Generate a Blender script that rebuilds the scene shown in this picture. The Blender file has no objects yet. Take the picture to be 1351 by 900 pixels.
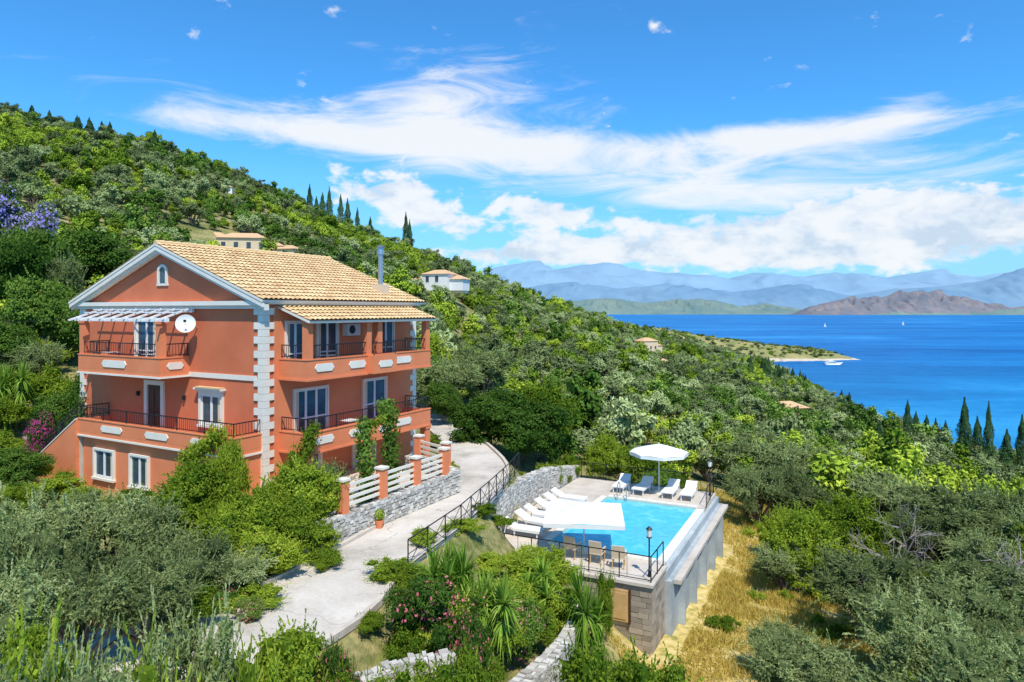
import bpy, math, numpy as np
from mathutils import Vector, noise as mn
rng=np.random.default_rng(7)
SC=bpy.context.scene
COL=SC.collection
F=900.0; CX=675.0; HY=410.0
def W(px,py,d): return ((px-CX)/F*d, d, (HY-py)/F*d)

# ---------------------------------------------------------------- materials
def nmat(name):
    m=bpy.data.materials.new(name); m.use_nodes=True
    nt=m.node_tree; nt.nodes.clear()
    o=nt.nodes.new('ShaderNodeOutputMaterial')
    return m,nt,o
def N(nt,t,**k):
    n=nt.nodes.new(t)
    for a,b in k.items(): setattr(n,a,b)
    return n
def ramp(nt,fac,cols):
    r=nt.nodes.new('ShaderNodeValToRGB'); e=r.color_ramp.elements
    while len(e)<len(cols): e.new(0.5)
    for i,(p,c) in enumerate(cols):
        e[i].position=p; e[i].color=(*c,1)
    nt.links.new(fac,r.inputs[0]); return r.outputs[0]
def mth(nt,op,a,b=None,c=None,clamp=False):
    n=nt.nodes.new('ShaderNodeMath'); n.operation=op; n.use_clamp=clamp
    for i,x in enumerate((a,b,c)):
        if x is None: continue
        if isinstance(x,(int,float)): n.inputs[i].default_value=x
        else: nt.links.new(x,n.inputs[i])
    return n.outputs[0]
def noise_n(nt,vec,scale,detail=5,rough=.6,dist=0):
    n=nt.nodes.new('ShaderNodeTexNoise'); n.inputs['Scale'].default_value=scale
    n.inputs['Detail'].default_value=detail; n.inputs['Roughness'].default_value=rough
    n.inputs['Distortion'].default_value=dist
    if vec is not None: nt.links.new(vec,n.inputs['Vector'])
    return n.outputs[0]
def surf(name,c1,c2,scale=2.0,rough=.8,bump=.2,bscale=20,tint=False,spec=.3,metal=0,bdist=.02):
    m,nt,o=nmat(name)
    tc=N(nt,'ShaderNodeTexCoord').outputs['Object']
    f=noise_n(nt,tc,scale,6,.65)
    f=mth(nt,'MULTIPLY_ADD',f,2.2,-.6,True)
    if tint:
        a=N(nt,'ShaderNodeAttribute',attribute_name='tint').outputs['Fac']
        f=mth(nt,'ADD',mth(nt,'MULTIPLY',a,.75),mth(nt,'MULTIPLY',f,.25),None,True)
    col=ramp(nt,f,[(0,c1),(1,c2)])
    p=N(nt,'ShaderNodeBsdfPrincipled'); nt.links.new(col,p.inputs['Base Color'])
    p.inputs['Roughness'].default_value=rough; p.inputs['Specular IOR Level'].default_value=spec
    p.inputs['Metallic'].default_value=metal
    if bump:
        b=N(nt,'ShaderNodeBump'); b.inputs['Strength'].default_value=bump; b.inputs['Distance'].default_value=bdist
        nt.links.new(noise_n(nt,tc,bscale,4,.6),b.inputs['Height']); nt.links.new(b.outputs[0],p.inputs['Normal'])
    nt.links.new(p.outputs[0],o.inputs[0]); return m
def leafmat(name,c1,c2,tr=.35,c3=None,rw=.45):
    m,nt,o=nmat(name)
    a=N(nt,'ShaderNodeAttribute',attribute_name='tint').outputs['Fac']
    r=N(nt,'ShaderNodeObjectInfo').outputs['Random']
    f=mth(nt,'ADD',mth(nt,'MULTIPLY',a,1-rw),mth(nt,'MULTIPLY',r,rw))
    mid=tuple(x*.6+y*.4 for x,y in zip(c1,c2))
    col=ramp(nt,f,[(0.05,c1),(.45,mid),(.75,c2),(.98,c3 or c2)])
    p=N(nt,'ShaderNodeBsdfDiffuse'); nt.links.new(col,p.inputs[0])
    if tr<=0: nt.links.new(p.outputs[0],o.inputs[0]); return m
    t=N(nt,'ShaderNodeBsdfTranslucent')
    g=N(nt,'ShaderNodeMix',data_type='RGBA',blend_type='MULTIPLY'); g.inputs[0].default_value=1
    nt.links.new(col,g.inputs[6]); g.inputs[7].default_value=(1.4,1.35,.7,1)
    nt.links.new(g.outputs[2],t.inputs[0])
    x=N(nt,'ShaderNodeMixShader'); x.inputs[0].default_value=tr
    nt.links.new(p.outputs[0],x.inputs[1]); nt.links.new(t.outputs[0],x.inputs[2])
    nt.links.new(x.outputs[0],o.inputs[0]); return m

M={}
M['red']=surf('terracotta_plaster',(.54,.135,.055),(.65,.18,.08),.7,.85,.15,40)
M['redl']=surf('orange_plaster',(.66,.19,.075),(.76,.25,.11),.7,.85,.15,40)
M['white']=surf('white_trim',(.70,.64,.52),(.79,.73,.62),2,.7,.1,30)
M['wpaint']=surf('white_paint',(.70,.69,.65),(.79,.78,.74),2,.5,.05,30)
M['glass']=surf('window_glass',(.02,.04,.05),(.08,.12,.14),1.2,.08,0,1,spec=.5)
M['door']=surf('dark_wood',(.06,.022,.012),(.10,.04,.025),6,.5,.1,30)
M['iron']=surf('black_iron',(.012,.012,.014),(.02,.02,.022),6,.45,.0,30)
M['tile']=surf('roof_tile',(.50,.30,.13),(.82,.60,.32),1.5,.8,.2,30,tint=True)
M['otile']=surf('old_roof_tile',(.50,.26,.12),(.74,.50,.28),.8,.8,.2,30,tint=True)
M['stone']=surf('rubble_stone',(.28,.25,.21),(.70,.66,.58),4,.9,.5,14,tint=True)
M['mortar']=surf('mortar',(.15,.13,.10),(.25,.22,.17),5,.95,.4,20)
M['ashlar']=surf('cut_stone',(.20,.16,.12),(.48,.40,.31),4,.9,.4,20,tint=True)
M['steel']=surf('steel_pipe',(.4,.4,.4),(.5,.5,.5),4,.3,0,20,metal=.8)
M['fabric']=surf('umbrella_fabric',(.74,.71,.66),(.80,.77,.71),3,.8,.05,20)
M['wood']=surf('tan_wood_panel',(.50,.30,.11),(.60,.38,.17),5,.6,.1,20)
M['beige']=surf('beige_plaster',(.62,.47,.30),(.74,.58,.40),.8,.85,.1,30)
M['bark']=surf('bark',(.07,.055,.04),(.2,.16,.12),5,.9,.6,15)
M['deck']=surf('pool_deck_stone',(.46,.39,.31),(.66,.58,.48),1.1,.75,.3,10)
M['pooltile']=surf('pool_wall_render',(.26,.30,.32),(.50,.53,.52),.9,.7,.2,12)
M['grass']=leafmat('dry_grass_blades',(.38,.33,.07),(.74,.54,.15),.3,(.86,.68,.30))
OL=((.07,.10,.035),(.33,.40,.155),(.52,.56,.29)); BR=((.065,.13,.012),(.36,.46,.045),(.60,.61,.10)); DK=((.03,.075,.012),(.17,.28,.045),(.33,.42,.09))
M['olive']=leafmat('olive_leaves',OL[0],OL[1],.33,OL[2]); M['folive']=leafmat('far_olive_leaves',OL[0],tuple(1.12*c for c in OL[1]),0,OL[2],.6)
M['bright']=leafmat('bright_leaves',BR[0],BR[1],.4,BR[2]); M['fbright']=leafmat('far_bright_leaves',BR[0],tuple(1.12*c for c in BR[1]),0,BR[2],.55)
M['dark']=leafmat('dark_leaves',DK[0],DK[1],.3,DK[2]); M['fdark']=leafmat('far_dark_leaves',DK[0],tuple(1.12*c for c in DK[1]),0,DK[2],.55)
M['cyp']=leafmat('cypress_leaves',(.015,.045,.018),(.08,.15,.05),0)
M['yuc']=leafmat('yucca_blades',(.07,.17,.012),(.36,.50,.08),.25,(.54,.60,.18))
M['pink']=leafmat('pink_flowers',(.66,.12,.18),(.88,.34,.40),.3)
M['magenta']=leafmat('magenta_flowers',(.50,.03,.25),(.80,.16,.46),.3)
M['purple']=leafmat('jacaranda_flowers',(.28,.24,.60),(.52,.48,.84),.3)

m,nt,o=nmat('concrete_road'); M['road']=m
tc=N(nt,'ShaderNodeTexCoord').outputs['Object']
a=noise_n(nt,tc,.45,6,.65,.5); b=noise_n(nt,tc,9,5,.7)
f=mth(nt,'ADD',mth(nt,'MULTIPLY',a,.75),mth(nt,'MULTIPLY',b,.3))
vo=N(nt,'ShaderNodeTexVoronoi',feature='DISTANCE_TO_EDGE'); vo.inputs['Scale'].default_value=.33
w=N(nt,'ShaderNodeVectorMath',operation='ADD'); nt.links.new(tc,w.inputs[0])
nn=N(nt,'ShaderNodeTexNoise'); nn.inputs['Scale'].default_value=1.2; nn.inputs['Detail'].default_value=5; nt.links.new(tc,nn.inputs['Vector']); nt.links.new(nn.outputs[1],w.inputs[1]); nt.links.new(w.outputs[0],vo.inputs['Vector'])
cr=mth(nt,'LESS_THAN',vo.outputs[0],.004)
col=ramp(nt,f,[(.36,(.34,.30,.24)),(.5,(.52,.46,.38)),(.66,(.66,.59,.50))])
mx=N(nt,'ShaderNodeMix',data_type='RGBA'); nt.links.new(mth(nt,'MULTIPLY',cr,.5),mx.inputs[0]); nt.links.new(col,mx.inputs[6]); mx.inputs[7].default_value=(.2,.18,.14,1)
p=N(nt,'ShaderNodeBsdfPrincipled'); p.inputs['Roughness'].default_value=.9; nt.links.new(mx.outputs[2],p.inputs['Base Color'])
nt.links.new(p.outputs[0],o.inputs[0])
m,nt,o=nmat('scrub_ground'); M['ground']=m
tc=N(nt,'ShaderNodeTexCoord').outputs['Object']
a=noise_n(nt,tc,.12,8,.7); b=noise_n(nt,tc,2.5,6,.7)
f=mth(nt,'ADD',mth(nt,'MULTIPLY',a,.5),mth(nt,'MULTIPLY',b,.5))
col=ramp(nt,f,[(.32,(.06,.085,.02)),(.46,(.16,.17,.05)),(.56,(.36,.30,.13)),(.72,(.48,.41,.25))])
col2=ramp(nt,b,[(.33,(.24,.25,.06)),(.48,(.60,.45,.15)),(.7,(.74,.60,.32))])
at=N(nt,'ShaderNodeAttribute',attribute_name='dry').outputs['Fac']
mx=N(nt,'ShaderNodeMix',data_type='RGBA'); nt.links.new(at,mx.inputs[0]); nt.links.new(col,mx.inputs[6]); nt.links.new(col2,mx.inputs[7])
p=N(nt,'ShaderNodeBsdfPrincipled'); p.inputs['Roughness'].default_value=.95; p.inputs['Specular IOR Level'].default_value=.1
nt.links.new(mx.outputs[2],p.inputs['Base Color'])
bu=N(nt,'ShaderNodeBump'); bu.inputs['Strength'].default_value=.8; bu.inputs['Distance'].default_value=.15; nt.links.new(b,bu.inputs['Height']); nt.links.new(bu.outputs[0],p.inputs['Normal'])
nt.links.new(p.outputs[0],o.inputs[0])
m,nt,o=nmat('sea_water'); M['sea']=m
tc=N(nt,'ShaderNodeTexCoord').outputs['Object']
mp=N(nt,'ShaderNodeMapping'); mp.inputs['Scale'].default_value=(.0006,.0022,1); nt.links.new(tc,mp.inputs[0])
a=noise_n(nt,mp.outputs[0],1.3,9,.68,.8)
b=noise_n(nt,tc,.035,7,.8)
f=mth(nt,'ADD',mth(nt,'MULTIPLY',a,.7),mth(nt,'MULTIPLY',b,.3))
col=ramp(nt,f,[(.40,(.002,.095,.29)),(.5,(.005,.16,.42)),(.60,(.03,.26,.54))])
sy=N(nt,'ShaderNodeSeparateXYZ'); nt.links.new(tc,sy.inputs[0])
mr=N(nt,'ShaderNodeMapRange'); nt.links.new(sy.outputs[1],mr.inputs[0]); mr.inputs[1].default_value=450; mr.inputs[2].default_value=1400; mr.inputs[3].default_value=.4; mr.inputs[4].default_value=0
mx=N(nt,'ShaderNodeMix',data_type='RGBA'); nt.links.new(mth(nt,'MULTIPLY',mr.outputs[0],mth(nt,'MULTIPLY',f,1.6),None,True),mx.inputs[0]); nt.links.new(col,mx.inputs[6]); mx.inputs[7].default_value=(.02,.32,.52,1)
p=N(nt,'ShaderNodeBsdfPrincipled'); nt.links.new(mx.outputs[2],p.inputs['Base Color'])
p.inputs['Roughness'].default_value=.5; p.inputs['Specular IOR Level'].default_value=.1
bu=N(nt,'ShaderNodeBump'); bu.inputs['Strength'].default_value=.7; bu.inputs['Distance'].default_value=1.8
nt.links.new(noise_n(nt,tc,.12,7,.7),bu.inputs['Height']); nt.links.new(bu.outputs[0],p.inputs['Normal'])
nt.links.new(p.outputs[0],o.inputs[0])
m,nt,o=nmat('pool_water'); M['pool']=m
tc=N(nt,'ShaderNodeTexCoord').outputs['Object']
v=N(nt,'ShaderNodeTexVoronoi',feature='SMOOTH_F1'); v.inputs['Scale'].default_value=2.6
w=N(nt,'ShaderNodeVectorMath',operation='ADD'); nt.links.new(tc,w.inputs[0])
nn=N(nt,'ShaderNodeTexNoise'); nn.inputs['Scale'].default_value=1.5; nt.links.new(tc,nn.inputs['Vector']); nt.links.new(nn.outputs[1],w.inputs[1]); nt.links.new(w.outputs[0],v.inputs['Vector'])
col=ramp(nt,v.outputs[0],[(.1,(.06,.46,.60)),(.55,(.09,.54,.66)),(.9,(.22,.66,.74))])  # lighter cells paint faint caustic light into the water colour
p=N(nt,'ShaderNodeBsdfPrincipled'); nt.links.new(col,p.inputs['Base Color']); p.inputs['Roughness'].default_value=.08
bu=N(nt,'ShaderNodeBump'); bu.inputs['Strength'].default_value=.25; bu.inputs['Distance'].default_value=.03
nt.links.new(noise_n(nt,tc,5,3),bu.inputs['Height']); nt.links.new(bu.outputs[0],p.inputs['Normal'])
nt.links.new(p.outputs[0],o.inputs[0])
M['mfar']=surf('hazed_far_mountain',(.19,.31,.42),(.25,.38,.48),.00035,1,0,spec=0)  # pale blue of distance haze baked into the base colour
M['mmid']=surf('hazed_mid_mountain',(.12,.23,.34),(.20,.31,.40),.0006,1,0,spec=0)  # bluish base colour carries the aerial haze for this nearer range
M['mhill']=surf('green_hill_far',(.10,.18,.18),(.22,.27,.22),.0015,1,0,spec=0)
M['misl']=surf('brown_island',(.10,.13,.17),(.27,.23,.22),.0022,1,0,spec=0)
M['cape']=surf('cape_ground',(.14,.18,.05),(.46,.37,.18),.02,1,0,spec=0)
M['sand']=surf('beach_sand',(.46,.37,.27),(.62,.53,.40),.03,1,0,spec=0)

# ---------------------------------------------------------------- mesh builder
class MB:
    def __init__(s): s.v=[];s.f=[];s.m=[];s.t=[];s.mats=[]
    def mi(s,mat):
        if mat not in s.mats: s.mats.append(mat)
        return s.mats.index(mat)
    def face(s,pts,mat,tint=.5):
        b=len(s.v); s.v+= [tuple(p) for p in pts]; s.f.append(tuple(range(b,b+len(pts)))); s.m.append(s.mi(mat)); s.t.append(tint)
    def hexa(s,P,mat,tint=.5):
        b=len(s.v); s.v+=[tuple(p) for p in P]
        for q in ((0,3,2,1),(4,5,6,7),(0,1,5,4),(1,2,6,5),(2,3,7,6),(3,0,4,7)):
            s.f.append(tuple(b+i for i in q)); s.m.append(s.mi(mat)); s.t.append(tint)
    def box(s,x0,x1,y0,y1,z0,z1,mat,tint=.5):
        x0,x1=min(x0,x1),max(x0,x1); y0,y1=min(y0,y1),max(y0,y1)
        s.hexa([(x0,y0,z0),(x1,y0,z0),(x1,y1,z0),(x0,y1,z0),(x0,y0,z1),(x1,y0,z1),(x1,y1,z1),(x0,y1,z1)],mat,tint)
    def bar(s,p,q,r,mat,n=4,r2=None,cap=True):
        p=Vector(p);q=Vector(q);d=(q-p).normalized(); r2=r if r2 is None else r2
        a=d.orthogonal().normalized() if abs(d.z)>.9 else d.cross(Vector((0,0,1))).normalized()
        c=d.cross(a); b=len(s.v); k=s.mi(mat)
        for c0,rr in ((p,r),(q,r2)):
            for i in range(n):
                t=2*math.pi*(i+.5)/n; s.v.append(tuple(c0+a*math.cos(t)*rr+c*math.sin(t)*rr))
        for i in range(n):
            j=(i+1)%n; s.f.append((b+i,b+j,b+n+j,b+n+i)); s.m.append(k); s.t.append(.5)
        if cap:
            s.f.append(tuple(b+i for i in range(n))[::-1]); s.m.append(k); s.t.append(.5)
            s.f.append(tuple(b+n+i for i in range(n))); s.m.append(k); s.t.append(.5)
    def plate(s,fn,s0,s1,z0,z1,o0,o1,mat,ch=.12):
        pts=[(s0+ch,z0),(s1-ch,z0),(s1,(z0+z1)/2),(s1-ch,z1),(s0+ch,z1),(s0,(z0+z1)/2)]
        A=[fn(a,o0,z) for a,z in pts]; B=[fn(a,o1,z) for a,z in pts]
        s.face(B,mat)
        for i in range(6): s.face([A[i],A[(i+1)%6],B[(i+1)%6],B[i]],mat)
    def tiles(s,o,al,dn,L,SL,mat,rng,cw=.25,rh=.42,amp=.055,seg=6):
        o=Vector(o);al=Vector(al).normalized();dn=Vector(dn).normalized();nm=al.cross(dn).normalized()
        if nm.z<0: nm=-nm
        nc=int(L/cw);nr=max(1,int(round(SL/rh)));cw=L/nc;rh=SL/nr;k=s.mi(mat)
        b=len(s.v)
        for r in range(nr):
            tt=np.clip(rng.normal(.5,.27,nc),0,1)
            for e in (0,1):
                for c in range(nc*seg+1):
                    fr=(c%seg)/seg; z=abs(math.sin(math.pi*fr))*amp+e*.045+.02
                    s.v.append(tuple(o+al*(c*cw/seg)+dn*((r+e)*rh+(.02 if e else 0))+nm*z))
            w=nc*seg+1; base=b+r*2*w
            for c in range(nc*seg):
                s.f.append((base+c,base+c+1,base+w+c+1,base+w+c)); s.m.append(k); s.t.append(float(tt[c//seg]))
        e1=o+al*L; e2=e1+dn*SL; e3=o+dn*SL
        s.face([o,e1,e2,e3],mat,.1)
        s.face([o-nm*.1,e1-nm*.1,e2-nm*.1,e3-nm*.1],M['white'])
        for a_,b_ in ((o,e1),(e1,e2),(e2,e3),(e3,o)): s.face([a_,b_,b_-nm*.1,a_-nm*.1],M['white'])
    def rubble(s,p0,p1,zb0,zb1,zt0,zt1,th,rng,st=.3,core='mortar',mat='stone'):
        p0=Vector((p0[0],p0[1],0));p1=Vector((p1[0],p1[1],0));d=p1-p0;L=d.length;d.normalize();n=Vector((-d.y,d.x,0))
        h=th/2-.05
        P=[p0-n*h+Vector((0,0,zb0)),p1-n*h+Vector((0,0,zb1)),p1+n*h+Vector((0,0,zb1)),p0+n*h+Vector((0,0,zb0)),
               p0-n*h+Vector((0,0,zt0-.05)),p1-n*h+Vector((0,0,zt1-.05)),p1+n*h+Vector((0,0,zt1-.05)),p0+n*h+Vector((0,0,zt0-.05))]
        s.hexa(P,M[core])
        def stone(c,ax,ay,az,sx,sy,sz):
            vs=[]
            for dz in (-1,1):
                for dx,dy in ((-1,-1),(1,-1),(1,1),(-1,1)):
                    j=rng.uniform(.6,1.0,3)
                    vs.append(c+ax*dx*sx*j[0]+ay*dy*sy*j[1]+az*dz*sz*j[2])
            s.hexa(vs,M[mat],float(rng.random()))
        up=Vector((0,0,1)); x=0
        H=max(zt0-zb0,zt1-zb1); nr=max(1,int(H/(st*.62)))
        for r in range(nr):
            x=rng.uniform(-.3,0)*st
            while x<L:
                w=st*rng.uniform(.5,1.5); t=(x+w/2)/L
                if t>1.02: break
                t=min(max(t,0),1)
                zb=zb0+(zb1-zb0)*t; zt=zt0+(zt1-zt0)*t
                hh=(zt-zb)/nr; z=zb+hh*(r+.5+rng.uniform(-.15,.15))
                for sd in (-1,1):
                    c=p0+d*min(x+w/2,L)+n*sd*(th/2-.06)+up*z
                    stone(c,d,n,up,w/2*1.06,.085,hh/2*rng.uniform(.9,1.2))
                if r==nr-1:
                    for sd in (-1,1): stone(p0+d*min(x+w/2,L)+n*sd*th*.25+up*(zt-.03+rng.uniform(-.04,.04)),d,n,up,w/2*1.04,th*.28,.07)
                x+=w
    def rail(s,pts,h,mat,sp=.13,r=.022,posts=1.6,low=.08,cross=False):
        for p,q in zip(pts[:-1],pts[1:]):
            p=Vector(p);q=Vector(q);L=(q-p).length; up=Vector((0,0,1))
            s.bar(p+up*h,q+up*h,r*1.3,mat); s.bar(p+up*low,q+up*low,r,mat)
            k=max(1,int(round(L/posts)))
            for i in range(k+1): s.bar(p.lerp(q,i/k)-up*.02,p.lerp(q,i/k)+up*(h+.01),r*1.25,mat)
            if cross:
                s.bar(p+up*h*.5,q+up*h*.5,r*.8,mat)
                for i in range(k):
                    a_=p.lerp(q,i/k);b_=p.lerp(q,(i+1)/k)
                    s.bar(a_+up*low,b_+up*h,r*.7,mat); s.bar(a_+up*h,b_+up*low,r*.7,mat)
            else:
                k=max(1,int(L/sp))
                for i in range(1,k): s.bar(p.lerp(q,i/k)+up*low,p.lerp(q,i/k)+up*h,r*.55,mat,cap=False)
    def build(s,name,parent=None,smooth=False):
        me=bpy.data.meshes.new(name); me.from_pydata(s.v,[],s.f)
        for mt in s.mats: me.materials.append(mt)
        me.polygons.foreach_set('material_index',s.m)
        a=me.attributes.new('tint','FLOAT','FACE'); a.data.foreach_set('value',s.t)
        if smooth: me.polygons.foreach_set('use_smooth',[True]*len(s.f))
        me.update()
        ob=bpy.data.objects.new(name,me); COL.objects.link(ob)
        if parent: ob.parent=parent
        return ob
def empty(name,loc=(0,0,0),rz=0):
    e=bpy.data.objects.new(name,None); e.location=loc; e.rotation_euler[2]=rz; e.empty_display_size=.5; COL.objects.link(e); return e

# ---------------------------------------------------------------- frames
HA=math.radians(61.0); HC=(-10.02,27.5)
def HL(x,y): return (HC[0]+x*math.cos(HA)-y*math.sin(HA), HC[1]+x*math.sin(HA)+y*math.cos(HA))
PA=math.radians(63.8); PC=(5.8,27.4)
def PL(x,y): return (PC[0]+x*math.cos(PA)-y*math.sin(PA), PC[1]+x*math.sin(PA)+y*math.cos(PA))
roadL=[(-15,11),(-11.5,15.5),(-7.8,18.4),(-5.9,22.5),(-4.9,25.3),(-3.0,30),(-2.7,33),(-3.1,36),(-4.6,43.6),(-8,52)]
roadR=[(-12,8),(-7,13.5),(-3.9,17.0),(-3.4,21.3),(-2.0,24.8),(-.35,31.3),(-.2,35),(-1.2,39.5),(-2.8,45),(-6,53)]
def chaikin(P,k=2):
    P=[np.array(p,float) for p in P]
    for _ in range(k):
        Q=[P[0]]
        for a,b in zip(P[:-1],P[1:]): Q+=[a*.75+b*.25,a*.25+b*.75]
        Q.append(P[-1]); P=Q
    return P
RL=chaikin(roadL); RR=chaikin(roadR)
road_poly=np.array(RL+RR[::-1])
pad_poly=np.array([HL(-3.2,-5.3),HL(6,-5.3),HL(11,-3),HL(11,15),HL(-3.2,15)])
deck_poly=np.array([PL(-2.5,-.45),PL(11.4,-.45),PL(11.4,7.9),PL(-2.5,6.9)])
def sdf(poly,X,Y):
    d=np.full(X.shape,1e9); ins=np.zeros(X.shape,bool); n=len(poly)
    for i in range(n):
        ax,ay=poly[i]; bx,by=poly[(i+1)%n]
        ex,ey=bx-ax,by-ay; t=np.clip(((X-ax)*ex+(Y-ay)*ey)/(ex*ex+ey*ey+1e-12),0,1)
        d=np.minimum(d,np.hypot(X-ax-t*ex,Y-ay-t*ey))
        c=((ay>Y)!=(by>Y))&(X<(bx-ax)*(Y-ay)/(by-ay+1e-12)+ax); ins^=c
    return np.where(ins,-d,d)
# ---------------------------------------------------------------- terrain
TD=np.array([2,15,22,30,40,60,90,140,200,300,450,700,1000,1400.])
TC={-500:[-11,-10,-8,-5,-1,5,14,34,60,98,112,100,50,-100],
0:[-11,-10.5,-9.5,-8,-5,0,8,24,48,86,100,90,50,-100],
200:[-12,-10.5,-9,-8,-6.5,-2,5,16,38,72,85,75,40,-100],
400:[-12,-9.5,-8.4,-8,-8,-5,-1,7,20,43,50,45,20,-100],
550:[-12,-9.3,-8.6,-8,-8,-7,-4,2,10,25,28,20,0,-100],
700:[-13,-10.5,-9.6,-9.8,-10,-11,-12,-10,-6,0,0,-5,-30,-100],
850:[-14,-12.5,-12.6,-12.5,-11.8,-12.5,-14,-16,-18,-19,-20,-25,-34,-100],
1000:[-14,-13,-13,-13,-13.5,-14.5,-17,-21,-25,-32,-44,-62,-86,-100],
1070:[-14,-13,-13,-13.2,-13.8,-15,-18.5,-24,-29,-39,-57,-95,-100,-100],
1150:[-14,-12.5,-13,-13.5,-14.3,-16.5,-20.5,-26,-35,-51,-95,-100,-100,-100],
1351:[-13,-11.5,-12,-13,-15,-18.5,-24,-34,-52,-95,-100,-100,-100,-100],
1850:[-13,-12,-13,-15,-17,-22,-30,-42,-60,-95,-100,-100,-100,-100]}
TU=np.array([(k-CX)/F for k in TC]); TZ=np.array(list(TC.values()),float)
def th(X,Y,grade=True):
    X=np.asarray(X,float);Y=np.asarray(Y,float)
    D=np.clip(Y,2,1399); U=np.clip(X/D,TU[0],TU[-1]); 
    i=np.clip(np.searchsorted(TU,U,side='right')-1,0,len(TU)-2); fu=(U-TU[i])/(TU[i+1]-TU[i])
    l=np.log(TD); j=np.clip(np.searchsorted(l,np.log(D),side='right')-1,0,len(TD)-2); fd=(np.log(D)-l[j])/(l[j+1]-l[j])
    z=(TZ[i,j]*(1-fu)+TZ[i+1,j]*fu)*(1-fd)+(TZ[i,j+1]*(1-fu)+TZ[i+1,j+1]*fu)*fd
    amp=np.clip(D/60,.25,9)
    z=z+amp*.35*(np.sin(X/(3+D*.06)+1.3)*np.cos(Y/(4+D*.07)))
    if grade:
        for poly,zz,mg in ((pad_poly,-8.06,4.0),(road_poly,-8.06,1.6)):
            s=sdf(poly,X,Y); w=np.clip(1-s/mg,0,1); w=w*w*(3-2*w); z=z*(1-w)+zz*w
        s=sdf(deck_poly,X,Y); z=np.where(s<.12,np.minimum(z,-10.8),z)
    return z
def thz(x,y): return float(th(np.array([x]),np.array([y]))[0])
dry_sites=[W(972,0,40)[:2]+(3.0,),W(985,0,47)[:2]+(3.0,),W(946,0,34.5)[:2]+(2.3,),W(925,0,29)[:2]+(2.6,),W(895,0,25)[:2]+(2.0,),W(950,0,31)[:2]+(1.8,),W(1150,0,40)[:2]+(2.2,),W(1060,0,30)[:2]+(1.4,),W(1230,0,30)[:2]+(1.8,),W(1110,0,27)[:2]+(1.2,)]
nu,nd=380,400
us=np.linspace(-1.5,1.5,nu); ds=np.exp(np.linspace(math.log(2),math.log(1400),nd))
UU,DD=np.meshgrid(us,ds); XX=UU*DD; YY=DD
ZZ=th(XX,YY)
V=np.stack([XX.ravel(),YY.ravel(),ZZ.ravel()],1)
idx=np.arange(nu*nd).reshape(nd,nu)
Fq=np.stack([idx[:-1,:-1].ravel(),idx[:-1,1:].ravel(),idx[1:,1:].ravel(),idx[1:,:-1].ravel()],1)
me=bpy.data.meshes.new('terrain'); me.from_pydata(V.tolist(),[],Fq.tolist()); me.materials.append(M['ground'])
dry=np.zeros(len(V))
for x,y,r in dry_sites: dry=np.maximum(dry,np.clip(1.8-np.hypot(V[:,0]-x,V[:,1]-y)/r,0,1))
a=me.attributes.new('dry','FLOAT','POINT'); a.data.foreach_set('value',dry)
me.polygons.foreach_set('use_smooth',[True]*len(Fq))
COL.objects.link(bpy.data.objects.new('terrain',me))
mb=MB(); mb.face([(-60000,-3000,-90),(60000,-3000,-90),(60000,60000,-90),(-60000,60000,-90)],M['sea']); mb.build('sea_water')
mb=MB()
for i in range(len(RL)-1):
    mb.face([(*RL[i],-7.99),(*RR[i],-7.99),(*RR[i+1],-7.99),(*RL[i+1],-7.99)],M['road'])
mb.build('driveway_road')
mb=MB()
for E,sg in ((RL,1),(RR,-1)):
    for i in range(4,len(E)-1):
        a=Vector((*E[i],0));b=Vector((*E[i+1],0));d=(b-a).normalized();n=Vector((-d.y,d.x,0))*sg
        P=[a,b,b+n*.16,a+n*.16]
        mb.hexa([p+Vector((0,0,-8.05)) for p in P]+[p+Vector((0,0,-7.87)) for p in P],M['deck'])
mb.build('road_kerb')

# ---------------------------------------------------------------- mountains
def interp(prof,x): return float(np.interp(x,[p[0] for p in prof],[p[1] for p in prof]))
def ridge(name,prof,D,Wd,mat,rough=.35,n=280,m=30,fs=1/2500.,base=-95,jag=0.06):
    v=[];f=[];x0,x1=prof[0][0],prof[-1][0]
    for j in range(m+1):
        t=-1+2*j/m
        for i in range(n+1):
            px=x0+(x1-x0)*i/n; h=(HY-interp(prof,px))/F*D-base
            x=(px-CX)/F*D; y=D+t*Wd
            p=Vector((x*fs,y*fs,0))
            nz=mn.fractal(p,1.0,2.0,6)
            rz=1-abs(mn.fractal(p*1.7+Vector((3,7,1)),1.0,2.1,5))
            s=(1-abs(t))**.85
            z=base+h*(s*(1+jag*nz*1.5)) + h*rough*(rz-.75)*min(1,abs(t)*3)*(1-abs(t))
            v.append((x+nz*Wd*.1,y,z))
    for j in range(m):
        for i in range(n):
            a=j*(n+1)+i; f.append((a,a+1,a+n+2,a+n+1))
    me=bpy.data.meshes.new(name); me.from_pydata(v,[],f); me.materials.append(mat)
    me.polygons.foreach_set('use_smooth',[True]*len(f))
    COL.objects.link(bpy.data.objects.new(name,me))
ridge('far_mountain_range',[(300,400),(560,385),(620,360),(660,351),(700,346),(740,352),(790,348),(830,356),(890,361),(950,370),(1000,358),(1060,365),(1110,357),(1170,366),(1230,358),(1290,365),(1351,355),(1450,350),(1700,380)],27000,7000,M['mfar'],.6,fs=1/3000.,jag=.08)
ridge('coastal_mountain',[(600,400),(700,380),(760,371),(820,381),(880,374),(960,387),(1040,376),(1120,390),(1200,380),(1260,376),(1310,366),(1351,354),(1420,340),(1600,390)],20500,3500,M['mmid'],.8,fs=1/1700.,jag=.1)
ridge('green_coast_hill',[(690,412),(740,398),(800,393),(850,400),(900,394),(940,396),(975,405),(1010,400),(1050,408),(1075,414)],17000,900,M['mhill'],.9,fs=1/500.,jag=.1)
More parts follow.
